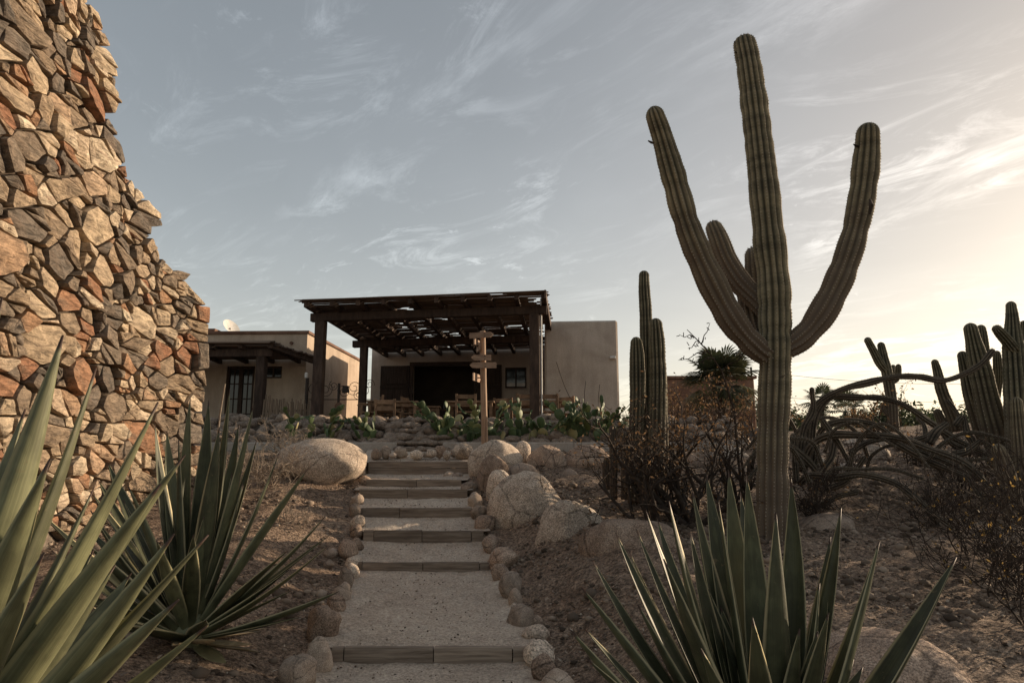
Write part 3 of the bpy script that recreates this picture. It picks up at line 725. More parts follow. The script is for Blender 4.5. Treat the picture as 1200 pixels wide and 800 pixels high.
rb = empty('rubble_bank', (-1, 14.2, 1.7)); tag(rb, 'sloping bank of rough stones holding up the terrace', 'rubble bank')
mm = MB(); pr = [(13.66, 1.5), (13.66, 1.80), (14.15, 2.02), (14.7, 2.34), (15.0, 2.36), (15.3, 2.2), (15.3, 1.5)]
for x_ in (-6.8, 5.0): mm.V += [Vector((x_ + 1, p[0] - 14.2, p[1] - 1.7)) for p in pr]
k = len(pr); mm.F = [tuple(range(k)), tuple(reversed(range(k, 2 * k)))] + [(i, i + k, (i + 1) % k + k, (i + 1) % k) for i in range(k)]
mm.build('earth_core', MAT['mortar'], rb)
rmesh = [rock_mesh(900 + i, 2, (1, .8, .62), .22, .14, MAT['rubble']) for i in range(12)]
rr = random.Random(3); cnt = 0
for row in range(7):
    t = row / 6; yy = lerp(13.72, 14.86, t); zz_ = interp([(13.66, 1.80), (14.15, 2.02), (14.7, 2.34), (15, 2.38)], yy)
    x = -6.7
    while x < 4.8 and cnt < 290:
        s_ = rr.uniform(.10, .21) * (1.1 if row < 3 else 1); o = mkobj('stone', rr.choice(rmesh), rb, (x + 1, yy - 14.2 + rr.uniform(-.05, .05), zz_ - 1.7 + rr.uniform(-.03, .06)))
        o.scale = (s_ * rr.uniform(.9, 1.5), s_ * rr.uniform(.8, 1.2), s_ * rr.uniform(.8, 1.15)); o.rotation_euler = (rr.uniform(-.5, .5), rr.uniform(-.4, .4), rr.uniform(0, 6.28)); x += s_ * rr.uniform(1.35, 1.9); cnt += 1
# flat stones laid in the gap of the kerb as a way up
sw = empty('stone_steps', (-1.8, 13.5, 1.6)); tag(sw, 'rough flat stones stepping up through the gap in the concrete kerb', 'stone steps')
for row, (yy, zz_, n_) in enumerate(((13.42, 1.74, 5), (13.62, 1.86, 5), (13.86, 1.98, 5), (14.12, 2.11, 5), (14.38, 2.23, 5), (14.64, 2.36, 5))):
    for i in range(n_):
        o = mkobj('stone', rr.choice(rmesh), sw, (-.40 + i * .21 + rr.uniform(-.03, .03), yy - 13.5, zz_ - 1.6)); o.scale = (rr.uniform(.13, .19), rr.uniform(.15, .2), rr.uniform(.09, .13)); o.rotation_euler = (0, 0, rr.uniform(0, 3))

# ---------------------------------------------------------------- main house
house = empty('adobe_house', HO, -TH); tag(house, 'flat roofed earth coloured house with a shaded open front behind the cane pergola', 'house')
YB = 3.8; YR = 5.7
xl, _ = hitL(435, 440, YB); xb, zt = hitL(638, 377, 0); xbr, _ = hitL(723.5, 376, 0)
_, ztop = hitL(690, 375.5, 0)
m = MB(); m.box(((xb + xbr) / 2, YR / 2, ztop / 2), (xbr - xb, YR, ztop), None, .05); blk = m.build('wing_wall', MAT['stucco'], house)
dl, dt = hitL(484, 428, YB); dr, _ = hitL(556, 428, YB); sl, _ = hitL(447, 428, YB); dr2, _ = hitL(588, 428, YB)
wl_, wt = hitL(592, 430.5, YB); wr_, wb = hitL(617, 454.5, YB); hW = ztop - .12
def wallpiece(x0, x1, z0, z1, nm='front_wall'):
    mm = MB(); mm.box(((x0 + x1) / 2, YB + .13, (z0 + z1) / 2), (x1 - x0, .26, z1 - z0)); return mm.build(nm, MAT['stucco'], house)
wallpiece(xl, dl, 0, hW); wallpiece(dl, dr, dt, hW); wallpiece(dr, wl_, 0, hW); wallpiece(wl_, wr_, wt, hW); wallpiece(wl_, wr_, 0, wb); wallpiece(wr_, xb - .002, 0, hW)
mm = MB(); mm.box((xl + .1, (YB + .26 + YR) / 2, hW / 2), (.2, YR - YB - .262, hW)); mm.build('side_wall', MAT['stucco'], house)
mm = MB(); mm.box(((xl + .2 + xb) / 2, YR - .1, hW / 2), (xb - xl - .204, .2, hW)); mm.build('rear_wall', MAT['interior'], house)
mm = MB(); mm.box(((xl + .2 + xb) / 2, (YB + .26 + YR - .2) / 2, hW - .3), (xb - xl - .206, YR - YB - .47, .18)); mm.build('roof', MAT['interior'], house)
# rafter-end stubs in the block, little spout
mm = MB(); q, qz = hitL(718, 419, 0); mm.box((q, -.05, qz), (.16, .1, .07), None, .01); mm.build('wall_vent', MAT['white'], house)
# opening frame, doors folded back
fr_ = MB(); fr_.box(((dl + dr) / 2, YB - .02, dt + .05), (dr - dl + .2, .1, .1)); fr_.box((dl - .04, YB - .021, dt / 2), (.08, .1, dt)); fr_.box((dr + .04, YB - .021, dt / 2), (.08, .1, dt)); fr_.build('door_frame', MAT['door_wood'], house)
def door(x0, x1):
    d = MB(); d.box(((x0 + x1) / 2, YB - .05, dt / 2), (x1 - x0, .05, dt - .04)); o = d.build('door', MAT['door_wood'], house)
    wq = (x1 - x0); mid = (x0 + x1) / 2
    for (a, b, c, e) in ((x0 + .09, x1 - .09, dt * .74, dt - .12), (x0 + .09, mid - .05, dt * .10, dt * .66), (mid + .05, x1 - .09, dt * .10, dt * .66)):
        t = MB(); t.box(((a + b) / 2, YB - .085, (c + e) / 2), (b - a, .022, e - c), None, .01); t.build('panel', MAT['door_wood'], o)
    for zq in (dt * .70, dt * .05):
        t = MB(); t.box((mid, YB - .088, zq), (wq, .03, .07)); t.build('rail', MAT['door_wood'], o)
    t = MB(); t.tube([(x1 - .05, YB - .12, 1.0), (x1 - .05, YB - .12, 1.14)], .012, 6); t.build('handle', MAT['iron'], o)
door(sl, dl - .10); door(dr + .10, dr2)
wi = MB(); 
for a, b, c, e in ((wl_, wr_, wt - .05, wt), (wl_, wr_, wb, wb + .05), (wl_, wl_ + .05, wb, wt), (wr_ - .05, wr_, wb, wt), ((wl_ + wr_) / 2 - .025, (wl_ + wr_) / 2 + .025, wb + .05, wt - .05)):
    wi.box(((a + b) / 2, YB + .06 + .001 * (c > 1), (c + e) / 2), (b - a, .07, e - c))
win = wi.build('window', MAT['door_wood'], house)
for a, b in ((wl_ + .051, (wl_ + wr_) / 2 - .026), ((wl_ + wr_) / 2 + .026, wr_ - .051)):
    t = MB(); t.box(((a + b) / 2, YB + .07, (wb + wt) / 2), (b - a, .01, wt - wb - .1)); t.build('pane', MAT['glass'], win)
    t = MB(); t.box(((a + b) / 2, YB + .045, wb + .12), (b - a, .008, .12)); t.build('lower_pane_strip', MAT['white'], win)
wallpiece(wl_ - .05, wr_ + .05, wb - .06, wb - .002, 'window_sill')
# counter and bottles in the dark room
ct = empty('bar_counter', Lw((dl + dr) / 2 + .2, YR - .62, 0), -TH); tag(ct, 'dim bar counter inside the dark open room', 'counter')
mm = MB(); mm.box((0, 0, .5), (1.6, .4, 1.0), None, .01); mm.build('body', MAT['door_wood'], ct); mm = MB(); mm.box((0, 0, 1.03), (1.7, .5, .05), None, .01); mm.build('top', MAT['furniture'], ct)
for i in range(5):
    t = MB(); t.tube([(0, 0, 0), (0, 0, .16), (0, 0, .2), (0, 0, .28)], [.035, .035, .014, .014], 10); o = t.build('bottle', MAT['glass']); o.location = Lw((dl + dr) / 2 - .2 + i * .17, YR - .62, 1.055)
    tag(o, 'small dark bottle on the bar counter inside the open room', 'bottle', 'bottles on the bar counter')

# ---------------------------------------------------------------- cane pergola
perg = empty('cane_pergola', HO, -TH); tag(perg, 'dark timber pergola roofed with loose canes in front of the adobe house', 'pergola')
pxr, _ = hitL(626.5, 430, -3.0); pxl, _ = hitL(374, 430, -3.0); bxl, bzl = hitL(390, 367, -3.0); bxr, bzr = hitL(638, 358.5, -3.0)
def bz(x): return lerp(bzl, bzr, (x - bxl) / (bxr - bxl))
def post(x, y, h, wd):
    mm = MB(); n = 6
    for i in range(n):
        mm.V += [Vector((x + a * (wd / 2 + .006 * nz(i, a, x)), y + b * (wd / 2), h * i / (n - 1))) for a, b in ((-1, -1), (1, -1), (1, 1), (-1, 1))]
        if i: mm.F += [((i - 1) * 4 + k_, (i - 1) * 4 + (k_ + 1) % 4, i * 4 + (k_ + 1) % 4, i * 4 + k_) for k_ in range(4)]
    mm.F += [(3, 2, 1, 0), tuple((n - 1) * 4 + k_ for k_ in range(4))]
    return mm.build('post', MAT['dark_wood'], perg)
Bh = .2
post(pxl, -3.0, bz(pxl) - Bh, .23); post(pxr, -3.0, bz(pxr) - Bh, .23)
mxl, _ = hitL(426, 430, .6); post(mxl, .6, bz(mxl) - Bh - .06, .2)
mxr = xb - .32; post(mxr, .6, bz(mxr) - Bh - .06, .2)
e0, _ = hitL(365, 370, -3.0); e1, _ = hitL(641, 360, -3.0)
mm = MB(); mm.bar((e0, -3.0, bz(e0) - Bh / 2), (e1, -3.0, bz(e1) - Bh / 2), .18, Bh, .012); mm.build('beam', MAT['dark_wood'], perg)
e0b, _ = hitL(414, 398, .6)
mm = MB(); mm.bar((e0b, .6, bz(e0b) - Bh / 2 - .06), (mxr + .25, .6, bz(mxr) - Bh / 2 - .06), .18, Bh, .012); mm.build('beam', MAT['dark_wood'], perg)
fl_, fz = hitL(352, 354, -3.65); frr, fzr = hitL(639, 341, -3.65)
RH = .15
def rz_(x, y): return bz(x) + RH * .5 + lerp(.03, -.10, (y + 3.65) / 7.4)
nr = 10
for i in range(nr):
    x = lerp(fl_ + .12, frr - .05, i / (nr - 1)); yb = YB - .01 if x < xb else -.02
    mm = MB(); mm.bar((x, -3.62, rz_(x, -3.62)), (x + .0, yb, rz_(x, yb)), .10, RH, .01); mm.build('rafter', MAT['dark_wood'], perg)
# canes: split rods laid across the rafters, many short or missing so that the sky shows through
cane_me = []
for s_ in range(4):
    t = MB(); t.tube([(-.5 + i * .125, .012 * nz(i, s_, 3, .8), .012 * nz(i, s_, 8, .8)) for i in range(9)], [.5 * (1 - .03 * (i % 2)) * .06 for i in range(9)], 6); cane_me.append(mkmesh('cane', t.V, t.F, MAT['cane'], True))
rr = random.Random(77); y = -3.70; cn = 0; tilt = -math.atan((bzr - bzl) / (bxr - bxl)); stuff = MB()
def gapf(x, y): return noise.noise(Vector((x * .9, y * 1.5, 4.4))) + .55 * noise.noise(Vector((x * 2.6, y * 7.0, 9)))
while y < YB - .05:
    a = fl_ - rr.uniform(-.03, .16); end = frr + rr.uniform(-.03, .10) if y < -.1 else xb - .05
    # walk along the row and leave gaps where the cover has slipped
    x_ = a; run = a; pieces = []
    while x_ < end:
        x_ += .08
        if gapf(x_, y) > .40 and x_ - run > .5:
            pieces.append((run, x_)); x_ += rr.uniform(.12, .45); run = x_
    if end - run > .25: pieces.append((run, end))
    for a_, b_ in pieces:
        mx = (a_ + b_) / 2; zc = rz_(mx, y) + RH / 2 + rr.uniform(.008, .022)
        if cn < 298:
            o = mkobj('cane', rr.choice(cane_me), perg, (mx, y, zc)); o.scale = (b_ - a_, rr.uniform(.88, 1.12), rr.uniform(.30, .48)); cn += 1
            o.rotation_euler = (rr.uniform(-.25, .25), tilt + rr.uniform(-.004, .004), rr.uniform(-.008, .008))
        else: stuff.bar((a_, y, zc), (b_, y, zc + .01), .055, .018)
    y += rr.uniform(.050, .066)
for q in range(26):
    y = rr.uniform(-3.7, YB - .3); a = rr.uniform(fl_, frr - 1.5); b_ = min(a + rr.uniform(.8, 2.4), frr if y < -.1 else xb - .1); stuff.bar((a, y, rz_(a, y) + RH / 2 + .045), (b_, y + rr.uniform(-.08, .08), rz_(b_, y) + RH / 2 + .05), .03, .022)
print('canes', cn)
tag(stuff.build('loose_canes', MAT['cane'], perg), kind='stuff')
mm = MB(); mm.bar((e1 - .02, -3.7, rz_(e1, -3.7) + .02), (frr + .03, -.04, rz_(frr, -.04)), .05, .2, .006); mm.build('edge_board', MAT['dark_wood'], perg)
mm = MB(); mm.tube([(pxr + .16, -2.98, 0.0), (pxr + .16, -2.98, bz(pxr) + .2)], .022, 8); mm.build('sunlit_edge_rod', MAT['white'], perg)  # white rod added to stand for the sunlit edge of the post

# ---------------------------------------------------------------- terrace furniture
def loc_on(u, y): p = at(u, 480, y); return Vector((p.x, y, FL))
def table(u, y, L, W, rz, lab):
    t = empty('wooden_table', loc_on(u, y), rz); tag(t, lab, 'table', 'tables on the terrace')
    n_ = 4
    for i in range(n_):
        mm = MB(); mm.box((0, -W / 2 + W * (i + .5) / n_, .725), (L, W / n_ - .008, .045), None, .006); mm.build('top_board', MAT['furniture'], t)
    for a in (-1, 1):
        for b in (-1, 1):
            mm = MB(); mm.box((a * (L / 2 - .08), b * (W / 2 - .08), .35), (.075, .075, .70), None, .006); mm.build('leg', MAT['furniture'], t)
    for b in (-1, 1):
        mm = MB(); mm.box((0, b * (W / 2 - .08), .65), (L - .24, .03, .09)); mm.build('apron', MAT['furniture'], t)
    return t
def chair(u, y, rz, lab, arms=False, bh=.86):
    t = empty('wooden_chair', loc_on(u, y), rz); tag(t, lab, 'chair', 'wooden chairs on the terrace'); W = .5 if not arms else .6; D = .48
    for i in range(4):
        mm = MB(); mm.box((0, -D / 2 + D * (i + .5) / 4, .44), (W, D / 4 - .012, .03), None, .004); mm.build('seat_slat', MAT['furniture'], t)
    for a in (-1, 1):
        mm = MB(); mm.box((a * (W / 2 - .03), -D / 2 + .03, .212 if not arms else .31), (.055, .055, .424 if not arms else .62), None, .005); mm.build('leg', MAT['furniture'], t)
        mm = MB(); mm.bar((a * (W / 2 - .03), D / 2 - .01, 0), (a * (W / 2 - .03), D / 2 + .05, bh), .055, .055, .005, (0, 1, 0)); mm.build('leg', MAT['furniture'], t)
        mm = MB(); mm.box((a * (W / 2 - .03), 0, .2), (.03, D - .12, .04)); mm.build('stretcher', MAT['furniture'], t)
        if arms:
            mm = MB(); mm.box((a * (W / 2 - .03), -.01, .64), (.085, D + .06, .035), None, .006); mm.build('armrest', MAT['furniture'], t)
    for z in (bh - .07, bh - .22):
        mm = MB(); mm.box((0, D / 2 + .035, z), (W - .09, .03, .10), None, .005); mm.build('back_slat', MAT['furniture'], t)
    return t
table(461, 17.0, 1.25, .85, .1, 'wooden table beside the armchairs by the iron railing')
chair(433, 16.5, -1.3, 'wooden armchair beside the front pergola post by the iron railing', True)
chair(446, 17.75, .15, 'wooden armchair behind the table, nearest the rear pergola post', True)
chair(463, 17.9, -.1, 'wooden armchair behind the table, in front of the folded door', True)
chair(487, 16.9, -1.75 + PI, 'wooden chair at the open room end of the table with armchairs')
chair(455, 16.1, PI - .1, 'low backed wooden chair with its back to the rubble bank', False, .72)
table(497, 18.6, .9, .5, .05, 'small low wooden table in front of the dark open room')
table(552, 17.0, 1.2, .8, -.05, 'wooden table behind the signpost')
chair(546, 16.3, PI + .05, 'wooden chair with slatted back between signpost and dark open room')
table(630, 16.9, 1.2, .8, -.04, 'wooden table by the pergola post beside the wing wall')
chair(617, 16.25, PI, 'wooden chair on the window side of the pergola post beside the wing wall')
chair(640, 16.25, PI + .1, 'wooden chair in front of the wing wall, beside the pergola post')
chair(668, 17.0, PI - .5, 'wooden chair standing alone below the wing wall')
chair(592, 17.4, PI - .2, 'wooden chair under the small window')

# ---------------------------------------------------------------- signpost
PY = 12.75; pt = at(565.5, 388, PY); pb = at(568.5, 518, PY); gz = ground(pb.x, PY)
sp = empty('signpost', (pb.x, PY, gz - .15)); tag(sp, 'round timber signpost with blank arrow boards pointing different ways', 'signpost', None)
o0 = Vector(sp.location); mm = MB(); hgt = pt.z - o0.z
mm.tube([(lerp(0, pt.x - pb.x, i / 10) + .006 * nz(i, 2, 1, .7), .006 * nz(i, 5, 1, .7), hgt * i / 10) for i in range(11)], [.064 - .010 * i / 10 + .003 * nz(i, 9, 9) for i in range(11)], 14); mm.build('pole', MAT['post_wood'], sp, smooth=True)
def board(u0, u1, v0, v1, dirn, yoff=-.1, twist=0.0, slim=False):
    a = at(u0, v1, PY) - o0; b = at(u1, v0, PY) - o0; w_ = b.x - a.x; h_ = (b.z - a.z) * .88; cx, cz = (a.x + b.x) / 2, (a.z + b.z) / 2
    if slim: w_ = .5
    pd = h_ * .55
    if dirn > 0: poly = [(-w_ / 2, -h_ / 2), (w_ / 2 - pd, -h_ / 2), (w_ / 2, 0), (w_ / 2 - pd, h_ / 2), (-w_ / 2, h_ / 2)]
    else: poly = [(-w_ / 2, 0), (-w_ / 2 + pd, -h_ / 2), (w_ / 2, -h_ / 2), (w_ / 2, h_ / 2), (-w_ / 2 + pd, h_ / 2)]
    m_ = MB(); m_.prism(poly, -.013, .013); o = m_.build('arrow_board', MAT['board_wood'], sp); o.location = (cx if not slim else cx, yoff, cz); o.rotation_euler = (0, R.uniform(-.03, .03), twist)
    # bolts through to the pole
    for dz in (-.03, .03):
        q = MB(); q.tube([(0, -.02, 0), (0, -yoff - .05, 0)], .009, 6); s_ = q.build('bolt', MAT['iron'], o); s_.location = (-cx * .85 if abs(cx) < w_ / 2 else 0, 0, dz)
board(550, 579, 390, 397.5, 1, -.11, -.25)
board(552, 576, 416, 423.5, -1, -.11, .22); board(550.5, 582, 425, 432.5, -1, -.112, .12)
def edge_board(u, v0, v1, tw, L=.42, off=-.17):
    a = at(u, v1, PY) - o0; b = at(u, v0, PY) - o0; h_ = (b.z - a.z); pd = h_ * .5
    poly = [(-L / 2, -h_ / 2), (L / 2 - pd, -h_ / 2), (L / 2, 0), (L / 2 - pd, h_ / 2), (-L / 2, h_ / 2)]
    m_ = MB(); m_.prism(poly, -.013, .013); o = m_.build('arrow_board', MAT['board_wood'], sp); o.location = (a.x, 0, (a.z + b.z) / 2); o.rotation_euler = (0, 0, tw)
    q = MB(); q.tube([(a.x, 0, (a.z + b.z) / 2), (a.x * .2, 0, (a.z + b.z) / 2)], .011, 6); q.build('bolt', MAT['iron'], sp)
edge_board(559, 398, 406, 1.35); edge_board(560.5, 404, 412, 1.75); edge_board(558.5, 438, 447, 1.30)

# ---------------------------------------------------------------- house on the left
GO = Vector((at(360, 400, 20.0).x, 20.0, FL)); ga = math.atan2(-0.22, 5.6)
lh = empty('pale_house', GO, ga); tag(lh, 'low pale stucco house with clay coping and a cane porch behind the stone wall', 'house')
GX = Vector((math.cos(ga), math.sin(ga), 0)); GY = Vector((-math.sin(ga), math.cos(ga), 0))
def hitG(u, v, yl):
    d = ray(u, v); e = Vector((0, 0, EYE)) - GO; t = (yl - e.dot(GY)) / d.dot(GY); p = e + d * t; return p.dot(GX), p.z
_, gh = hitG(359, 391, 0); GW = 7.0; GD = 6.2
dl_, dtp = hitG(266, 429, 0); drr_, _ = hitG(299, 429, 0); wl2, wt2 = hitG(309, 429, 0); wr2, wb2 = hitG(330, 443, 0)
def gw(x0, x1, z0, z1):
    t = MB(); t.box(((x0 + x1) / 2, .125, (z0 + z1) / 2), (x1 - x0, .25, z1 - z0)); t.build('front_wall', MAT['stucco_pale'], lh)
gw(-GW, dl_, 0, gh); gw(dl_, drr_, dtp, gh); gw(drr_, wl2, 0, gh); gw(wl2, wr2, wt2, gh); gw(wl2, wr2, 0, wb2); gw(wr2, 0, 0, gh)
t = MB(); t.box((-.125, .25 + GD / 2, gh / 2), (.25, GD, gh)); t.build('side_wall', MAT['stucco_pale'], lh)
t = MB(); t.box((-GW / 2 - .126, GD + .12, gh / 2), (GW - .26, .25, gh)); t.build('rear_wall', MAT['stucco_pale'], lh)
t = MB(); t.box((-GW / 2 - .13, GD / 2 + .12, gh - .22), (GW - .27, GD - .3, .15)); t.build('roof', MAT['interior'], lh)
t = MB(); t.box((-GW / 2 + .03, .12, gh + .045), (GW + .06, .36, .09), None, .01); t.build('coping', MAT['coping'], lh)
t = MB(); t.box((-.12, .32 + GD / 2, gh + .043), (.36, GD, .085), None, .01); t.build('coping', MAT['coping'], lh)
_, chz = hitG(240, 385, .5); t = MB(); q, _ = hitG(246, 388, .6); t.box((q, .6, gh + .16), (.5, .4, .2), None, .01); t.build('roof_block', MAT['coping'], lh)
dd = MB()
for a, b, c, e in ((dl_, drr_, dtp - .08, dtp), (dl_, dl_ + .08, 0, dtp), (drr_ - .08, drr_, 0, dtp), ((dl_ + drr_) / 2 - .06, (dl_ + drr_) / 2 + .06, 0, dtp - .08), (dl_, drr_, 0, .2)): dd.box(((a + b) / 2, .08 + .001 * (b - a), (c + e) / 2), (b - a, .08, e - c))
dd = dd.build('glazed_door', MAT['dark_wood'], lh)
for a, b in ((dl_ + .08, (dl_ + drr_) / 2 - .06), ((dl_ + drr_) / 2 + .06, drr_ - .08)):
    for i in range(4):
        for j in range(2):
            z0 = .2 + (dtp - .28) * i / 4; z1 = .2 + (dtp - .28) * (i + 1) / 4; x0 = lerp(a, b, j / 2); x1 = lerp(a, b, (j + 1) / 2)
            t = MB(); t.box(((x0 + x1) / 2, .09, (z0 + z1) / 2), (x1 - x0 - .035, .012, z1 - z0 - .035)); t.build('pane', MAT['glass'], dd)
    t = MB(); 
    for i in range(1, 4): t.box(((a + b) / 2, .085, .2 + (dtp - .28) * i / 4), (b - a, .035, .03))
    t.box(((a + b) / 2, .0861, (dtp + .12) / 2), (.03, .035, dtp - .28)); t.build('glazing_bar', MAT['dark_wood'], dd)
wd_ = MB()
for a, b, c, e in ((wl2, wr2, wt2 - .05, wt2), (wl2, wr2, wb2, wb2 + .05), (wl2, wl2 + .05, wb2 + .05, wt2 - .05), (wr2 - .05, wr2, wb2 + .05, wt2 - .05), ((wl2 + wr2) / 2 - .02, (wl2 + wr2) / 2 + .02, wb2 + .05, wt2 - .05)): wd_.box(((a + b) / 2, .08, (c + e) / 2), (b - a, .08, e - c))
wd_ = wd_.build('window', MAT['dark_wood'], lh)
for a, b in ((wl2 + .05, (wl2 + wr2) / 2 - .02), ((wl2 + wr2) / 2 + .02, wr2 - .05)):
    t = MB(); t.box(((a + b) / 2, .09, (wt2 + wb2) / 2), (b - a, .012, wt2 - wb2 - .1)); t.build('pane', MAT['glass'], wd_)
t = MB(); q, qz = hitG(342, 402, 0); t.tube([(q, -.06, qz), (q, .02, qz)], .05, 10); t.build('round_vent', MAT['coping'], lh)
# porch
po = empty('cane_porch', GO, ga); tag(po, 'small dark cane porch on the front of the pale house', 'porch')
e1_, ez = hitG(320, 409.5, -2.0); p1, _ = hitG(306, 440, -2.0)
t = MB(); t.bar((-GW + .3, -2.0, ez - .1), (e1_, -2.0, ez - .09), .16, .2, .01); t.build('beam', MAT['dark_wood'], po)
for x_ in (p1, p1 - 3.2):
    t = MB(); t.box((x_, -2.0, (ez - .2) / 2), (.24, .24, ez - .2), None, .015); t.build('post', MAT['dark_wood'], po)
xe, _ = hitG(356, 422, -1.2)
for i in range(9):
    x_ = lerp(-GW + .5, e1_ + .02, i / 8); t = MB(); t.bar((x_, -2.3, ez + .05), (x_, -.01, ez - .05), .1, .12, .01); t.build('rafter', MAT['dark_wood'], po)
t = MB(); t.bar((e1_ + .03, -2.3, ez + .05), (e1_ + .62, -.1, ez - .12), .09, .12, .01); t.build('rafter', MAT['dark_wood'], po)
y = -2.4; rr = random.Random(8)
while y < -.05:
    xr_ = lerp(e1_ + .1, e1_ + .75, (y + 2.4) / 2.4) + rr.uniform(-.06, .06); zz_ = ez + .14 - .05 * (y + 2.3)
    o = mkobj('cane', rr.choice(cane_me), po, ((xr_ - GW + .3) / 2, y, zz_)); o.scale = (xr_ + GW - .3, 1.0, 1.0); o.rotation_euler = (rr.uniform(0, 6), rr.uniform(-.004, .01), rr.uniform(-.005, .005)); y += rr.uniform(.05, .075)
# satellite dish on the roof
dq, dz = hitG(270, 385, 1.0); ds_ = empty('satellite_dish', GO + GX * dq + GY * 1.0 + Vector((0, 0, gh - .14)), ga); tag(ds_, 'small white satellite dish on the flat roof of the pale house', 'satellite dish')
t = MB(); t.tube([(0, 0, 0), (0, 0, .42), (.03, -.1, .5)], .02, 8); t.build('mast', MAT['iron'], ds_)
t = MB(); nA, nR = 20, 4; ax = Vector((.75, -.35, .55)).normalized(); ux = ax.orthogonal().normalized(); uy = ax.cross(ux)
t.V.append(Vector((0, 0, .52)))
for i in range(1, nR + 1):
    for k_ in range(nA):
        a = 2 * PI * k_ / nA; r_ = .3 * i / nR; t.V.append(Vector((0, 0, .52)) + (ux * math.cos(a) + uy * math.sin(a)) * r_ + ax * r_ * r_ * .7)
for k_ in range(nA): t.F.append((0, 1 + k_, 1 + (k_ + 1) % nA))
for i in range(nR - 1):
    for k_ in range(nA): a = 1 + i * nA; t.F.append((a + k_, a + nA + k_, a + nA + (k_ + 1) % nA, a + (k_ + 1) % nA))
t.build('dish', MAT['white'], ds_, smooth=True)
# picket screen and wrought-iron railing
pk = empty('picket_screen', at(345, 480, 17.5) * 1.0, 0); pk.location.z = FL - .25; tag(pk, 'screen of rough vertical pickets beside the cane porch', 'fence')
x0_, x1_ = at(309, 470, 17.5).x - pk.location.x, at(361, 470, 17.5).x - pk.location.x; n_ = 26
for i in range(n_):
    h_ = .98 + .16 * rr.random() + .1 * (i < 9); t = MB(); xx = lerp(x0_, x1_, i / (n_ - 1)); t.tube([(xx, 0, 0), (xx + rr.uniform(-.02, .02), rr.uniform(-.02, .02), h_ * .6), (xx + rr.uniform(-.02, .02), 0, h_)], [.028, .025, .017], 6); t.build('picket', MAT['picket'], pk)
for z in (.3, .8):
    t = MB(); t.bar((x0_, .045, z), (x1_, .045, z + .02), .04, .05); t.build('rail', MAT['picket'], pk)
ir = empty('iron_railing', at(397, 480, 17.9), 0); ir.location.z = FL; tag(ir, 'dark wrought iron railing with curled scrolls beside the pale house', 'railing')
def L0(u, v): return at(u, v, 17.9) - Vector(ir.location)
t = MB(); t.tube([L0(397.5, 449), Vector((L0(397.5, 449).x, 0, -.02))], .035, 8); t.build('post', MAT['iron'], ir)
t = MB(); t.tube([Vector((L0(360, 449).x, 0, L0(360, 443).z)), Vector((L0(360, 449).x, 0, -.02))], .045, 8); t.build('post', MAT['iron'], ir)
t = MB(); c_ = L0(397.5, 476.5); t.tube([c_ + Vector((0, -.06, 0)), c_ + Vector((0, -.03, 0))], .11, 16); t.build('disc', MAT['coping'], ir)
t = MB(); c_ = L0(405, 456); t.box(c_, (.16, .1, .18), None, .01); t.build('meter_box', MAT['iron'], ir)
t = MB(); c_ = L0(358.8, 443); t.tube([c_ + Vector((0, 0, .0)), c_ + Vector((0, 0, .02)), c_ + Vector((0, 0, .13)), c_ + Vector((0, 0, .15))], [.03, .045, .045, .02], 8); t.build('lantern', MAT['white'], ir)
for z_, u0, u1 in ((470, 361, 434), (447, 366, 396)):
    pass
t = MB(); a = L0(361, 468); b = L0(434, 468); t.tube([a, b], .012, 6); t.build('rail', MAT['iron'], ir)
for k_, (u, v, rpx, dr_) in enumerate(((368, 456, 8, 1), (381, 457, 9, -1), (391, 452, 6, 1), (403, 459, 8, -1), (415, 454, 9, 1), (427, 458, 8, -1), (433, 450, 6, 1), (374, 448, 5, -1), (420, 463, 6, 1))):
    c_ = L0(u, v); r0 = rpx * 17.9 / FPX; pts_ = []
    for i in range(26):
        f = i / 25; an = dr_ * (f * 3.4 * PI) + k_; r_ = r0 * (1 - .8 * f); pts_.append(c_ + Vector((math.cos(an) * r_, 0, math.sin(an) * r_)))
    t = MB(); t.tube(pts_, .008, 5); t.build('scroll', MAT['iron'], ir)
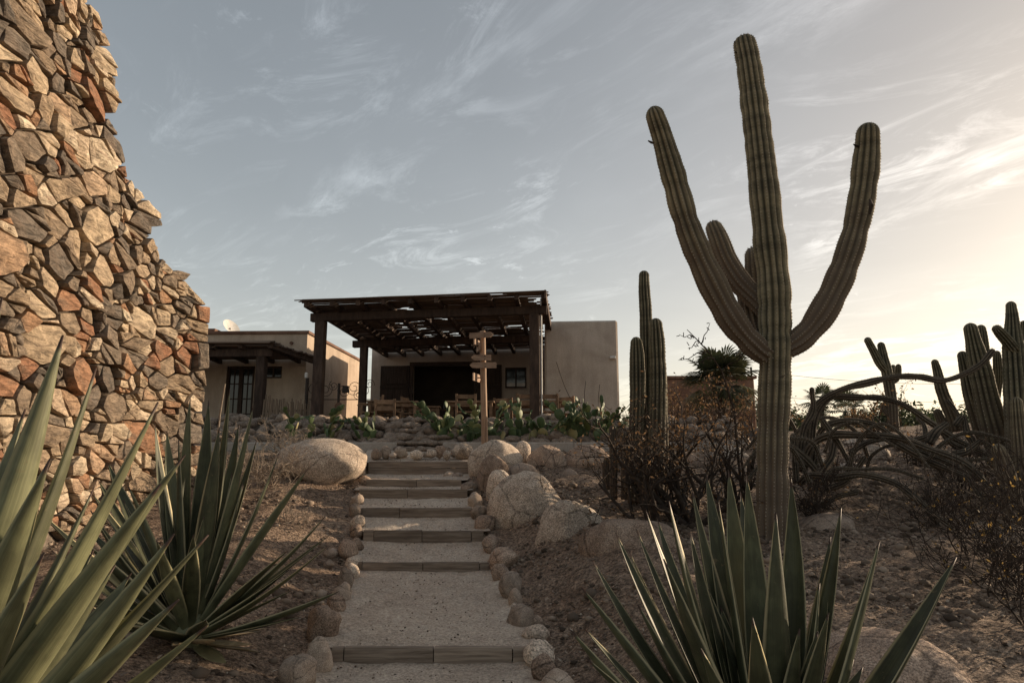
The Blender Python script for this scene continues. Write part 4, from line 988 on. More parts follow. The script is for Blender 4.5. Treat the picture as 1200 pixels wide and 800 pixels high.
# ---------------------------------------------------------------- agaves
def leaf_mesh(base, tip, W, inward, sag, mat, n=18, ch=.28, droop=0.0, twist=0.0):
    base = Vector(base); tip = Vector(tip); ax = tip - base; L = ax.length
    inw = Vector(inward); inw = (inw - ax * (inw.dot(ax) / L / L)).normalized()
    ctrl = (base + tip) / 2 + inw * (sag * L)
    V = []; ea = []; es = []; la = []; K = 7
    for i in range(n + 1):
        t = i / n; t = t if t < .9 else .9 + (t - .9)
        p = base * (1 - t) ** 2 + ctrl * 2 * t * (1 - t) + tip * t * t
        tg = ((ctrl - base) * (1 - t) + (tip - ctrl) * t).normalized()
        up = (inw - tg * inw.dot(tg)).normalized(); sd_ = tg.cross(up)
        if twist:
            q = Quaternion(tg, twist * t); up = q @ up; sd_ = q @ sd_
        p = p - Vector((0, 0, droop * t * t * L))
        w_ = (.66 + .34 * math.sin(min(t / .42, 1) * PI / 2)) * (1 if t < .42 else max(0, 1 - ((t - .42) / .58) ** 1.75)) * W / 2
        w_ = max(w_, .0022 * (1 - t) + .0009)
        th = lerp(.030, .004, min(1, t * 1.1)) * (W / .14)
        row = []
        for k in range(K):
            s = -1 + 2 * k / (K - 1); V.append(p + sd_ * (s * w_) + up * (ch * w_ * (s * s))); ea.append(abs(s)); es.append(s); la.append(t)
        for k in range(1, K - 1):
            s = 1 - 2 * k / (K - 1); V.append(p + sd_ * (s * w_) + up * (ch * w_ * (s * s) - th * (1 - s * s) - .0012)); ea.append(abs(s)); es.append(s); la.append(t)
    m = 2 * K - 2; Fc = []
    for i in range(n):
        for k in range(m): Fc.append((i * m + k, i * m + (k + 1) % m, (i + 1) * m + (k + 1) % m, (i + 1) * m + k))
    Fc.append(tuple(reversed(range(m)))); Fc.append(tuple(n * m + k for k in range(m)))
    return mkmesh('leaf', V, Fc, mat, True, {'ea': ea, 'es': es, 'la': la})
def agave(loc, label, tips, extra, W, mats, seed, Lr, core_r=.10, grp='agaves beside the path'):
    """tips: (u, v, y, width factor) of leaves read from the photograph; extra: how many unseen leaves fill the rosette"""
    rr = random.Random(seed); root = empty('agave', loc); tag(root, label, 'agave', grp); o0 = Vector(loc)
    mm = MB(); mm.tube([(0, 0, -.12), (0, 0, .05), (0, 0, .18), (0, 0, .3)], [core_r * 1.25, core_r * 1.2, core_r * .8, .02], 12); mm.build('stem', MAT['agave_pale'], root, smooth=True)
    def put(tip, wf, i, mt=None):
        d = Vector((tip.x, tip.y, 0)); az = d.normalized() if d.length > .01 else Vector((0, -1, 0)); el = math.atan2(tip.z, max(d.length, .001))
        b = az * (core_r * lerp(1.0, .35, min(1, el / 1.5))) + Vector((0, 0, .02 + .16 * max(0, el) / 1.5))
        inw = (-az * math.sin(max(el, .05)) + Vector((0, 0, math.cos(el))))
        # inner face of the leaf looks to the axis of the plant and upwards
        inw = Vector((0, 0, 1)) * math.cos(el) - az * math.sin(el)
        me = leaf_mesh(b, tip, W * wf, inw, rr.uniform(-.05, .02) - .03, mt or (mats[0] if rr.random() < .8 else mats[-1]), twist=rr.uniform(-.5, .5), droop=rr.uniform(0, .04), ch=rr.uniform(.25, .55))
        mkobj('leaf', me, root)
    for i, (u, v, y, wf) in enumerate(tips): put(at(u, v, y) - o0, wf, i)
    for i in range(extra):
        az = i * 2.39996 + rr.uniform(-.2, .2); el = rad(rr.uniform(12, 82)); L = Lr * rr.uniform(.8, 1.05)
        put(Vector((math.cos(az) * math.cos(el), math.sin(az) * math.cos(el), math.sin(el))) * L, rr.uniform(.8, 1.1), i)
    for i in range(9):
        az = rr.uniform(0, 6.28); el = rad(rr.uniform(-6, 14)); put(Vector((math.cos(az) * math.cos(el), math.sin(az) * math.cos(el), math.sin(el) + .02)) * Lr * rr.uniform(.45, .75), rr.uniform(.45, .7), i, MAT['agave_dry'])
    return root
# right foreground
def z7(a, b): return 660 + a / 2.2222, 520 + b / 2.2222
ry, rx = 2.75, 0.97
t7 = [(430, 62, 3.0, 1), (476, 55, 2.9, 1), (372, 72, 3.1, .95), (460, 100, 3.15, .9), (335, 95, 3.05, .95), (592, 75, 2.85, 1.05), (551, 150, 2.62, 1.1), (721, 140, 2.85, .85), (695, 230, 2.95, .8),
      (822, 250, 2.75, 1.15), (1022, 283, 2.8, 1.1), (275, 128, 2.8, 1.1), (190, 205, 3.1, .6), (136, 208, 3.1, .8), (75, 288, 3.0, .85), (48, 350, 2.75, .85), (20, 458, 2.55, .95), (60, 545, 2.35, .8),
      (262, 268, 2.55, 1.1), (492, 425, 2.25, .95), (215, 160, 3.25, .7), (243, 172, 3.3, .7), (170, 250, 3.25, .5), (55, 455, 3.05, .7), (330, 215, 2.9, .9), (405, 150, 2.8, .95)]
agave((rx, ry, ground(rx, ry) - .02), 'dark green agave with upright sword leaves beside the half buried granite slab',
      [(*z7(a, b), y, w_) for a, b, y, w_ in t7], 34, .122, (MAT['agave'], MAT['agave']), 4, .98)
# left, middle distance
def z3(a, b): return a / 2.8575, 520 + b / 2.8575
mx_, my_ = at(225, 700, 5.0).x, 5.0
t3 = [(640, -180, 5.0, 1.1), (560, -60, 5.3, 1), (700, -160, 5.1, 1.0), (770, -200, 5.2, .95), (850, -150, 5.0, 1.0), (520, -80, 5.2, 1), (935, 10, 5.2, .8), (1030, 75, 4.95, .9), (1088, 240, 4.8, .9), (1100, 332, 4.55, .9), (1136, 490, 4.7, .8),
      (975, 482, 4.95, .7), (1010, 560, 4.7, .6), (360, 50, 5.5, 1), (310, 140, 5.4, .9), (330, 100, 5.6, .9), (280, 250, 5.2, .9), (375, 345, 4.8, .9), (600, -20, 4.9, 1.05), (735, -60, 4.8, 1.05), (800, -80, 5.35, .9), (860, -20, 5.5, .85),
      (120, 200, 5.6, .9), (150, 440, 4.9, .8), (760, 725, 4.55, .8), (690, 580, 4.45, .9), (480, 600, 4.3, .8), (230, 560, 4.6, .8)]
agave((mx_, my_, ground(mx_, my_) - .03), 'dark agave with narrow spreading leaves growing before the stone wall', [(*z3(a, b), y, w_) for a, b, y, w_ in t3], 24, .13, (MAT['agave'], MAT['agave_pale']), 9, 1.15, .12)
# left foreground
lx, ly = -2.0, 2.35
tl = [(2, 345, 2.3, 1.25), (75, 372, 2.3, 1.3), (112, 425, 2.5, 1.2), (186, 452, 2.3, 1.15), (189, 556, 2.2, 1.1), (205, 610, 2.0, .95), (245, 601, 2.1, 1.05), (210, 697, 1.95, 1.0), (243, 722, 2.2, .9), (135, 655, 2.6, .9), (52, 642, 1.9, .9),
      (110, 560, 2.75, .9), (60, 585, 2.7, .9), (150, 762, 2.35, .8), (-40, 380, 2.5, 1.2), (30, 470, 2.7, 1.1), (218, 515, 2.45, .95), (60, 520, 2.0, 1.1)]
agave((lx, ly, ground(lx, ly) - .02), 'large pale green agave with long broad leaves beside the lower path', [(*q,) for q in tl], 12, .155, (MAT['agave_pale'], MAT['agave_pale']), 15, 1.35, .13)

# ---------------------------------------------------------------- ribbed cacti
def ribbed(pts, ribs, mat, parent, origin, nm='arm', step=.035, depth=.30, spine=.018, seed=1, hbase=None, hspan=4.0, spines=True, taper_tip=True, bulge=.05, spspace=.035, seg=5):
    rr = random.Random(seed); sp_ = spline(pts, step); V = []; rib = []; hg = []; n = ribs * seg; o0 = Vector(origin)
    # rounded tip
    last = Vector(sp_[-1][:3]); prev = Vector(sp_[-2][:3]); td = (last - prev).normalized(); r_end = sp_[-1][3]
    if taper_tip:
        for k in range(1, 8):
            f = k / 7; sp_.append(np.array([*(last + td * r_end * 1.15 * math.sin(f * PI / 2)), max(.02, math.cos(f * PI / 2)) * r_end]))
    P = [Vector(q[:3]) for q in sp_]; nn = Vector((0, 1, 0)) if abs((P[1] - P[0]).normalized().y) < .9 else Vector((1, 0, 0)); so = rr.uniform(0, 99); dist = 0; SP = MB()
    nxt = [rr.uniform(0, spspace) for _ in range(ribs)]; z00 = hbase if hbase is not None else P[0].z
    for i, p in enumerate(P):
        t = (P[min(i + 1, len(P) - 1)] - P[max(i - 1, 0)]).normalized(); nn = (nn - t * nn.dot(t)).normalized(); bb = t.cross(nn)
        if i: dist += (p - P[i - 1]).length
        wv_ = noise.noise(Vector((dist * .9, so, 3))); r = sp_[i][3] * (1 + bulge * .8 * noise.noise(Vector((dist * 2.6, so, 0))) + bulge * .6 * noise.noise(Vector((dist * 9, so, 5))) - bulge * .9 * abs(math.sin(dist * 7.5 + 4 * wv_)) ** 6)
        for k in range(n):
            a = 2 * PI * k / n; c = abs(math.cos(a * ribs / 2)); c = 1 - (1 - c) ** 1.0
            cr = c ** .8
            wob = .025 * noise.noise(Vector((dist * 5, k * .37, so)))
            q = p + (nn * math.cos(a) + bb * math.sin(a)) * r * (1 - depth + depth * 1.35 * cr + wob); V.append(q - o0); rib.append(cr); hg.append(max(0, min(1, (q.z - z00) / hspan)))
        if spines:
            for k in range(ribs):
                if dist >= nxt[k]:
                    nxt[k] += spspace * rr.uniform(.85, 1.2); a = 2 * PI * k / ribs; d = (nn * math.cos(a) + bb * math.sin(a)); q = p + d * r * (1 + depth * .33) - o0; sdv = t.cross(d)
                    b = len(SP.V); ar = min(.0075, .07 * r); SP.V += [q + d * ar, q + sdv * ar, q + t * ar, q - sdv * ar, q - t * ar]; SP.F += [(b, b + 1, b + 2), (b, b + 2, b + 3), (b, b + 3, b + 4), (b, b + 4, b + 1)]
                    for j in range(3):
                        e = (d + sdv * rr.uniform(-.9, .9) + t * rr.uniform(-.8, .9)).normalized() * spine * rr.uniform(.6, 1.4); wv = (e.cross(t)).normalized() * .0016
                        b = len(SP.V); SP.V += [q - wv - d * .002, q + wv - d * .002, q + e]; SP.F.append((b, b + 1, b + 2))
    Fc = []
    for i in range(len(P) - 1):
        for k in range(n): Fc.append((i * n + k, i * n + (k + 1) % n, (i + 1) * n + (k + 1) % n, (i + 1) * n + k))
    Fc.append(tuple(reversed(range(n)))); e = (len(P) - 1) * n; Fc.append(tuple(e + k for k in range(n)))
    o = mkobj(nm, mkmesh(nm, V, Fc, mat, True, {'rib': rib, 'hgt': hg}), parent)
    if spines and SP.F: tag(SP.build('spines', MAT['spine'], o), kind='stuff')
    return o
def pxs(lst, y0, y1, sc):
    """(u, v, width px) along a stem -> points at distances y0..y1"""
    o = []
    for i, (u, v, wpx) in enumerate(lst):
        y = lerp(y0, y1, i / (len(lst) - 1)); p = at(u, v, y); o.append((p.x, p.y, p.z, wpx * y / FPX / 2 * sc))
    return o
CY = 7.4
cb = at(905, 625, CY); cb.z = ground(cb.x, CY)
sag = empty('cardon_cactus', (cb.x, CY, cb.z)); tag(sag, 'tall many armed cardon cactus rising behind the dark upright agave', 'cactus')
tr = [(905, 640, 37), (905, 600, 37), (905, 560, 36), (906, 500, 36), (908, 440, 37), (908, 400, 38), (907, 340, 38), (901, 280, 37), (894, 210, 36), (886, 140, 33), (878, 80, 30), (873, 54, 27)]
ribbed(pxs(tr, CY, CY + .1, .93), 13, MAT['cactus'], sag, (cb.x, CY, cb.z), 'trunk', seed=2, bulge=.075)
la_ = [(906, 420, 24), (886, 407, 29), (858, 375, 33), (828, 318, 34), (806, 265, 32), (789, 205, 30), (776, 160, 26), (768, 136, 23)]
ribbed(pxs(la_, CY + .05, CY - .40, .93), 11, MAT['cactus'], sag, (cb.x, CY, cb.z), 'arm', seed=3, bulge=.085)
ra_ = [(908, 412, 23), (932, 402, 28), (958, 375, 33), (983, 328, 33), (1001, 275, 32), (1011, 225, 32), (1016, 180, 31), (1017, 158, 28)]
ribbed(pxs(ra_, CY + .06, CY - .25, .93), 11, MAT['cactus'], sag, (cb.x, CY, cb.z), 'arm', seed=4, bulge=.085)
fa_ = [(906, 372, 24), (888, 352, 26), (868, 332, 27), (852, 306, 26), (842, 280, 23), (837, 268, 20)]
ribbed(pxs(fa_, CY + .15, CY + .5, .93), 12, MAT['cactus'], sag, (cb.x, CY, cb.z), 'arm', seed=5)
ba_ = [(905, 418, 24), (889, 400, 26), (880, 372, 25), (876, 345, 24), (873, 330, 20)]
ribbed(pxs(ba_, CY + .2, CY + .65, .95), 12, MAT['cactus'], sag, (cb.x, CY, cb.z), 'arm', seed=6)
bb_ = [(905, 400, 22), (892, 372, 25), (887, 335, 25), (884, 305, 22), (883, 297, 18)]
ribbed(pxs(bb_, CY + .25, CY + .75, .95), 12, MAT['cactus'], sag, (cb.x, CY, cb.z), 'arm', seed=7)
# flower buds and scars
for (u, v, yo) in ((861, 52, .05), (862, 64, .05), (761, 168, -.42), (1001, 172, -.3)):
    p = at(u + 5, v, CY + yo + .06) - Vector((cb.x, CY, cb.z)); t = MB(); t.tube([p, p + Vector((-.03, -.01, .006)), p + Vector((-.065, -.02, .02))], [.012, .014, .007], 6); t.build('bud', MAT['bark'], sag)
t = MB(); p = at(1021, 240, CY - .42) - Vector((cb.x, CY, cb.z)); t.tube([p + Vector((.0, .02, .07)), p, p - Vector((.015, -.02, .1))], [.012, .026, .01], 7); t.build('scar', MAT['bark'], sag)

def z8(a, b): return 680 + a / 2.6654, 300 + b / 2.6654
def column_cactus(name, stems, y, label, mat, ribs, grp, base_uv, sp=.016, hs=3.0, seed=20, spspace=.05):
    b = at(base_uv[0], base_uv[1], y); gz_ = ground(b.x, y); root = empty(name, (b.x, y, gz_)); tag(root, label, 'cactus', grp)
    for i, (lst, dy0, dy1) in enumerate(stems):
        P_ = pxs(lst, y + dy0, y + dy1, .95)
        ribbed(P_, ribs, mat, root, (b.x, y, gz_), 'stem', seed=seed + i, spine=sp, hbase=gz_, hspan=hs, spspace=spspace, seg=4, step=.05)
    return root
organ = [([(*z8(205, 790), 16), (*z8(206, 600), 15), (*z8(208, 400), 14.5), (*z8(205, 200), 14.5), (*z8(200, 110), 13.5), (*z8(199, 62), 12)], 0, .1),
         ([(*z8(232, 780), 19), (*z8(240, 560), 19), (*z8(243, 380), 19), (*z8(239, 260), 18), (*z8(236, 215), 15)], -.15, -.15),
         ([(*z8(172, 770), 17), (*z8(174, 600), 18), (*z8(178, 440), 17.5), (*z8(177, 320), 17), (*z8(175, 272), 14)], -.05, -.1),
         ([(*z8(262, 770), 11), (*z8(258, 560), 12), (*z8(256, 400), 11), (*z8(255, 345), 9)], .25, .3)]
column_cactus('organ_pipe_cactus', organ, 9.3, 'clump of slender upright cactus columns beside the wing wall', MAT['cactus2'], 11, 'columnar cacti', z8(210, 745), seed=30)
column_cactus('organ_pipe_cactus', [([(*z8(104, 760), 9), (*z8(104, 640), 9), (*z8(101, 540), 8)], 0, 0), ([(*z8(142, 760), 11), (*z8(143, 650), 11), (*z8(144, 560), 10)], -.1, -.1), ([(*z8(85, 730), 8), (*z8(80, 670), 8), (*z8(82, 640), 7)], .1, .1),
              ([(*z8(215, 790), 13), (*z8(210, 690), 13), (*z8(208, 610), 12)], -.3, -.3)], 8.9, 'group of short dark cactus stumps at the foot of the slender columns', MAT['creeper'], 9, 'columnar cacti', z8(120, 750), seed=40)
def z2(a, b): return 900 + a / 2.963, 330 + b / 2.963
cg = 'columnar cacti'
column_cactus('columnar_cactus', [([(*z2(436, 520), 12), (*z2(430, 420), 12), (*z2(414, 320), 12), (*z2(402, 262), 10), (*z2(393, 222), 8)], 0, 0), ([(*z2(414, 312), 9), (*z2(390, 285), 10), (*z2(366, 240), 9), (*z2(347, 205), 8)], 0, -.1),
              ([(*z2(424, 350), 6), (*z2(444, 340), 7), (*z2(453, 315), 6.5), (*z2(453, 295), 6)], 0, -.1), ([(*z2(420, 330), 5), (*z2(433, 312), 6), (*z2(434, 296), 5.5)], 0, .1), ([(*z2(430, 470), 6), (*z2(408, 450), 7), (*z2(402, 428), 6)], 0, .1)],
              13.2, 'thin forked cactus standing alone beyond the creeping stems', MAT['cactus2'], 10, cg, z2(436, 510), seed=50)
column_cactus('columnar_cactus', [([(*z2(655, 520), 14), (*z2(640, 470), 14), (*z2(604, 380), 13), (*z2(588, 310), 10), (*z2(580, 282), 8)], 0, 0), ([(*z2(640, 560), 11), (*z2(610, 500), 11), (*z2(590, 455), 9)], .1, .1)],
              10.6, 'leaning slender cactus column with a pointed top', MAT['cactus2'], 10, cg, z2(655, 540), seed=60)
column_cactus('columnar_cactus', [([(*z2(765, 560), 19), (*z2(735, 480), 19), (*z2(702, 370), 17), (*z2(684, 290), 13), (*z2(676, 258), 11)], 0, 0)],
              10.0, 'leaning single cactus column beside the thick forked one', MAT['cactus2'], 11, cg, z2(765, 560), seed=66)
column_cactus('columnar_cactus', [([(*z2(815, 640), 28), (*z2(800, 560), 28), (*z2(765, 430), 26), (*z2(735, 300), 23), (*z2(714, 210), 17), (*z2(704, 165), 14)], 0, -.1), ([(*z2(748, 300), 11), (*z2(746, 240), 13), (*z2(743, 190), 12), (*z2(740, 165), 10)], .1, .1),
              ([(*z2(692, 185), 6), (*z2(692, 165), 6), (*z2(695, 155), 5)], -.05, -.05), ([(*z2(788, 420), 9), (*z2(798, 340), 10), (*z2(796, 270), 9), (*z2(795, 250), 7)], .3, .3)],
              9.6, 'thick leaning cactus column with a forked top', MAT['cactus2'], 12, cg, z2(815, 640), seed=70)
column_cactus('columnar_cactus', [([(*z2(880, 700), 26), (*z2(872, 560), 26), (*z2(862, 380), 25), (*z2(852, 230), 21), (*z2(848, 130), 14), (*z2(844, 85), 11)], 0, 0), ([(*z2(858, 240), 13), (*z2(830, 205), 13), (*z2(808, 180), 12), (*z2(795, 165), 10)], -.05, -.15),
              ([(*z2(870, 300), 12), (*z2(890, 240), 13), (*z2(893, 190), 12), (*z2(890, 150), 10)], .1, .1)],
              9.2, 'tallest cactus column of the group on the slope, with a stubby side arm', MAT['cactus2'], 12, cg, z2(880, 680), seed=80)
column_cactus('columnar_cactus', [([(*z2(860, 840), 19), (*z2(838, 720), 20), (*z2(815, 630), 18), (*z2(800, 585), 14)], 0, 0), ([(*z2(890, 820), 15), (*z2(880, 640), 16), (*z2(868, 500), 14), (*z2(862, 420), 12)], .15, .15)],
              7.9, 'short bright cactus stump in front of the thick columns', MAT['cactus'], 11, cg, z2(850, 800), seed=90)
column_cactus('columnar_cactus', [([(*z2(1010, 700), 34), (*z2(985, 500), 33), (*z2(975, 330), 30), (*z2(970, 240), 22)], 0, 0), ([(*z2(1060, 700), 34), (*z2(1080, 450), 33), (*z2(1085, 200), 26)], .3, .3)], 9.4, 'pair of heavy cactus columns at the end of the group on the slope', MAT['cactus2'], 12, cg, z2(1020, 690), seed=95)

# creeping cactus with long arching stems
CB = at(948, 560, 9.3); cz = ground(CB.x, 9.3)
cr_ = empty('creeping_cactus', (CB.x, 9.3, cz)); tag(cr_, 'sprawling creeping cactus with long dark arching stems', 'cactus')
stems = [([(140, 640), (135, 540), (165, 430), (250, 380), (340, 345), (430, 328), (530, 332), (610, 338), (690, 315), (745, 290), (775, 240)], 9.3, 8.9, 7.4),
         ([(150, 600), (165, 470), (210, 408), (300, 398), (400, 408), (480, 435), (560, 480), (640, 540), (740, 590)], 9.4, 9.2, 7.2),
         ([(120, 660), (140, 580), (200, 540), (300, 525), (440, 540), (560, 570), (680, 640), (800, 740), (860, 800)], 9.2, 7.9, 8.5),
         ([(160, 640), (180, 530), (230, 488), (330, 482), (400, 512), (470, 560), (560, 600), (640, 625), (760, 700)], 9.3, 8.6, 7.2),
         ([(110, 700), (150, 670), (240, 672), (330, 660), (430, 690), (500, 750), (570, 805), (640, 840)], 9.0, 7.6, 8.0),
         ([(110, 640), (125, 520), (150, 450), (152, 375)], 9.2, 9.2, 7.5),
         ([(190, 480), (230, 530), (260, 580), (300, 650)], 9.0, 8.8, 6.5),
         ([(290, 600), (310, 578), (350, 555), (430, 545), (500, 548)], 9.5, 9.3, 6.5),
         ([(120, 760), (180, 765), (240, 738), (310, 730)], 8.8, 8.5, 6.5),
         ([(100, 700), (90, 620), (98, 550), (90, 530)], 9.1, 9.1, 7),
         ([(230, 560), (210, 620), (180, 680), (150, 760), (140, 800)], 9.2, 8.7, 9),
         ([(420, 545), (470, 570), (560, 610), (640, 650), (700, 690), (760, 770)], 9.0, 8.2, 7.5),
         ([(560, 560), (590, 520), (605, 500)], 8.9, 8.9, 9.0), ([(640, 600), (690, 590), (740, 550)], 8.7, 8.6, 7.5),
         ([(480, 560), (540, 540), (600, 520), (650, 560), (760, 610)], 9.6, 9.4, 7.0), ([(650, 500), (680, 470), (700, 520), (720, 580)], 9.6, 9.5, 7.0),
         ([(620, 410), (660, 450), (690, 510), (720, 560)], 10.0, 9.8, 5.5), ([(520, 470), (540, 510), (550, 560)], 10.0, 9.8, 5.5),
         ([(60, 560), (100, 600), (150, 640), (190, 690)], 9.1, 9.0, 9), ([(200, 720), (270, 700), (310, 660), (330, 620)], 9.2, 9.1, 6.5)]
rc = random.Random(8)
for q in range(10):
    a0, b0 = rc.uniform(60, 620), rc.uniform(560, 680); hh = rc.uniform(30, 130); ln = rc.uniform(180, 420) * rc.choice((1, 1, -1)); yy = rc.uniform(8.3, 10.2)
    stems.append(([(a0, b0 + 30), (a0 + ln * .12, b0 - hh * .6), (a0 + ln * .4, b0 - hh + rc.uniform(-15, 15)), (a0 + ln * .7, b0 - hh * .6 + rc.uniform(-15, 15)), (a0 + ln, b0 + rc.uniform(-30, 60))], yy, yy - rc.uniform(0, .6), rc.uniform(3.0, 5.0)))
for i, (l_, y0, y1, wp) in enumerate(stems):
    jt = random.Random(i + 60); l_ = [l_[0]] + [(a + jt.uniform(-9, 9), b + jt.uniform(-9, 9)) for a, b in l_[1:]]
    ribbed(pxs([(*z2(a, b), wp * (1.05 - .25 * k / len(l_)) * (1 + .10 * math.sin(k * 2.1 + i))) for k, (a, b) in enumerate(l_)], y0, y1, 1.0), 7, MAT['creeper'], cr_, (CB.x, 9.3, cz), 'stem', seed=200 + i, spine=.03, hbase=cz - 2, hspan=2.0, spspace=.04, seg=4, step=.04, depth=.36, bulge=.16)

# ---------------------------------------------------------------- prickly pears along the kerb
V = []; Fc = []; na, nb = 14, 8
for j in range(nb + 1):
    b = -PI / 2 + PI * j / nb
    for i in range(na):
        a = 2 * PI * i / na; z = .5 + .5 * math.sin(b); wq = .40 * math.cos(b) * (.72 + .5 * z); V.append((wq * math.cos(a), .18 * wq * math.sin(a), z))
for j in range(nb):
    for i in range(na): Fc.append((j * na + i, j * na + (i + 1) % na, (j + 1) * na + (i + 1) % na, (j + 1) * na + i))
PAD = mkmesh('pad', V, Fc, MAT['pad'], True)
def pear(u, y, n, size, label, seed, top=99):
    rr = random.Random(seed); p = at(u, 500, y); gz_ = interp([(13.3, 1.66), (13.66, 1.80), (14.15, 2.02), (14.7, 2.34), (15, 2.36)], y); root = empty('prickly_pear', (p.x, y, gz_)); tag(root, label, 'cactus', 'prickly pears above the kerb')
    pads = []
    for i in range(n):
        s_ = size * rr.uniform(.75, 1.15)
        if i < 4 or not pads: M_ = Matrix.Translation((rr.uniform(-.16, .16), rr.uniform(-.08, .08), -.02)) @ Matrix.Rotation(rr.uniform(-.5, .5), 4, 'Y') @ Matrix.Rotation(rr.uniform(-.3, .3), 4, 'X') @ Matrix.Rotation(rr.uniform(0, 3.1), 4, 'Z')
        else:
            pm, ps = rr.choice(pads[-9:]); s_ = min(s_, ps) * rr.uniform(.7, 1.0); a = rr.uniform(-1.0, 1.0)
            M_ = pm @ Matrix.Translation((.36 * ps * math.sin(a), 0, ps * (.52 + .43 * math.cos(a)))) @ Matrix.Rotation(a * .75 + rr.uniform(-.15, .15), 4, 'Y') @ Matrix.Rotation(rr.uniform(-.35, .35), 4, 'X') @ Matrix.Rotation(rr.uniform(-.9, .9), 4, 'Z')
        if M_.translation.z > top or M_.translation.z < -.1: continue
        pads.append((M_, s_)); o = mkobj('pad', PAD, root); o.matrix_local = M_ @ Matrix.Scale(s_, 4)
    return root
pl = [(352, 13.9, 16, .24), (378, 13.95, 18, .25), (432, 13.95, 15, .24), (516, 13.9, 24, .26), (538, 14.0, 24, .26), (556, 13.9, 16, .24), (586, 13.9, 18, .24), (606, 14.0, 22, .25), (628, 13.9, 22, .25), (648, 14.0, 24, .26), (666, 13.9, 24, .27), (684, 14.0, 22, .26), (700, 13.9, 24, .26), (716, 14.1, 18, .25), (737, 14.0, 16, .24)]
pll = {352: 'prickly pear clump behind the whale backed boulder, by the bare twiggy bush', 378: 'prickly pear clump behind the whale backed boulder, by the pergola post near the iron railing', 432: 'lone small prickly pear on the rubble bank below the armchairs'}
for i, (u, y, n, s_) in enumerate(pl):
    lab = pll.get(u) or ('prickly pear clump on the stair side of the signpost, below the dark open room' if u < 570 else 'prickly pear clump in the row between signpost and slender cactus columns')
    pear(u, y, int(n * 1.9), s_ * 1.08, lab, 300 + i, .74 if u > 500 else .6)
# ---------------------------------------------------------------- shrubs, palms, trees
def grow(rr, p, d, L, r, depth, out, tips, kink=.35, split=(2, 3), shrink=.72, up=.1, nseg=4):
    pts = [p.copy()]; rads = [r]
    for i in range(nseg):
        d = (d + Vector((rr.gauss(0, kink), rr.gauss(0, kink), rr.gauss(0, kink) + up)) * .5).normalized(); p = p + d * (L / nseg); pts.append(p.copy()); rads.append(r * (1 - .4 * (i + 1) / nseg))
        if depth <= 1: tips.append((p.copy(), d.copy()))
    out.append((pts, rads))
    if depth > 0:
        for k in range(rr.randint(*split)):
            q = rr.randint(1, nseg); nd = (d + Vector((rr.gauss(0, .75), rr.gauss(0, .75), rr.gauss(.1, .55)))).normalized()
            grow(rr, pts[q], nd, L * shrink * rr.uniform(.7, 1.2), rads[q] * .68, depth - 1, out, tips, kink, split, shrink, up, nseg)
def leaves(rr, tips, n, size, spread, mat, parent, nm='leaves'):
    V = []; Fc = []; A_ = []
    for i in range(n):
        p, d = rr.choice(tips); c = p + Vector((rr.gauss(0, spread), rr.gauss(0, spread), rr.gauss(0, spread))); a = Vector((rr.gauss(0, 1), rr.gauss(0, 1), rr.gauss(0, 1))).normalized(); b = a.orthogonal().normalized()
        b = Quaternion(a, rr.uniform(0, 6.28)) @ b; s_ = size * rr.uniform(.6, 1.4); k = len(V)
        V += [c - a * s_, c + b * s_ * .42 + a * s_ * .1, c + a * s_, c - b * s_ * .42 + a * s_ * .1]; Fc.append((k, k + 1, k + 2, k + 3)); q = rr.random(); A_ += [q] * 4
    o = mkobj(nm, mkmesh(nm, V, Fc, mat, False, {'rnd': A_}), parent); tag(o, kind='stuff'); return o
def shrub(name, loc, label, cat, seed, stems, L, r, depth, bark, leafmat=None, nleaf=0, lsize=.02, spread=.05, lean=(0, 0), up=.1, shrink=.72, kink=.35, split=(2, 3), spreadang=.6, grp=None):
    rr = random.Random(seed); root = empty(name, loc); tag(root, label, cat, grp); tips = []
    for s_ in range(stems):
        out_ = []; d = Vector((rr.gauss(lean[0], spreadang), rr.gauss(lean[1], spreadang), 1)).normalized()
        grow(rr, Vector((rr.uniform(-.08, .08), rr.uniform(-.08, .08), -.05)), d, L * rr.uniform(.75, 1.2), r * rr.uniform(.7, 1.2), depth, out_, tips, kink, split, shrink, up)
        mb = MB()
        for pts, rads in out_: mb.tube(pts, [max(q, .003) for q in rads], 5 if rads[0] > .008 else 4, False)
        mb.build('branch', bark, root, smooth=True)
    if nleaf: leaves(rr, tips, nleaf, lsize, spread, leafmat, root)
    return root
def G3(u, y, dz=0): p = at(u, 500, y); return Vector((p.x, y, ground(p.x, y) + dz))
ds = dict(kink=.5, split=(2, 3), shrink=.74)
shrub('dry_shrub', G3(806, 8.2), 'tangled thorny shrub with brown leaves between the slender columns and the tall cardon', 'shrub', 3, 9, .80, .044, 3, MAT['bark'], MAT['dry_leaf'], 750, .022, .035, (-.25, 0), .10, spreadang=.75, **ds)
shrub('dry_shrub', G3(768, 7.9), 'low brown leaved shrub reaching towards the wing wall', 'shrub', 5, 6, .95, .03, 3, MAT['bark'], MAT['dry_leaf'], 650, .022, .035, (-.35, 0), .16, spreadang=.4, **ds)
shrub('dry_shrub', G3(856, 8.6), 'dark thorny shrub with sparse leaves against the cardon trunk', 'shrub', 8, 7, .85, .038, 3, MAT['bark'], MAT['dry_leaf'], 350, .02, .035, (-.05, 0), .16, spreadang=.5, **ds)
shrub('dry_shrub', G3(790, 10.4), 'brown leaved shrub behind the slender cactus columns', 'shrub', 18, 5, .75, .03, 3, MAT['bark'], MAT['dry_leaf'], 450, .026, .05, (0, 0), .16, spreadang=.5, **ds)
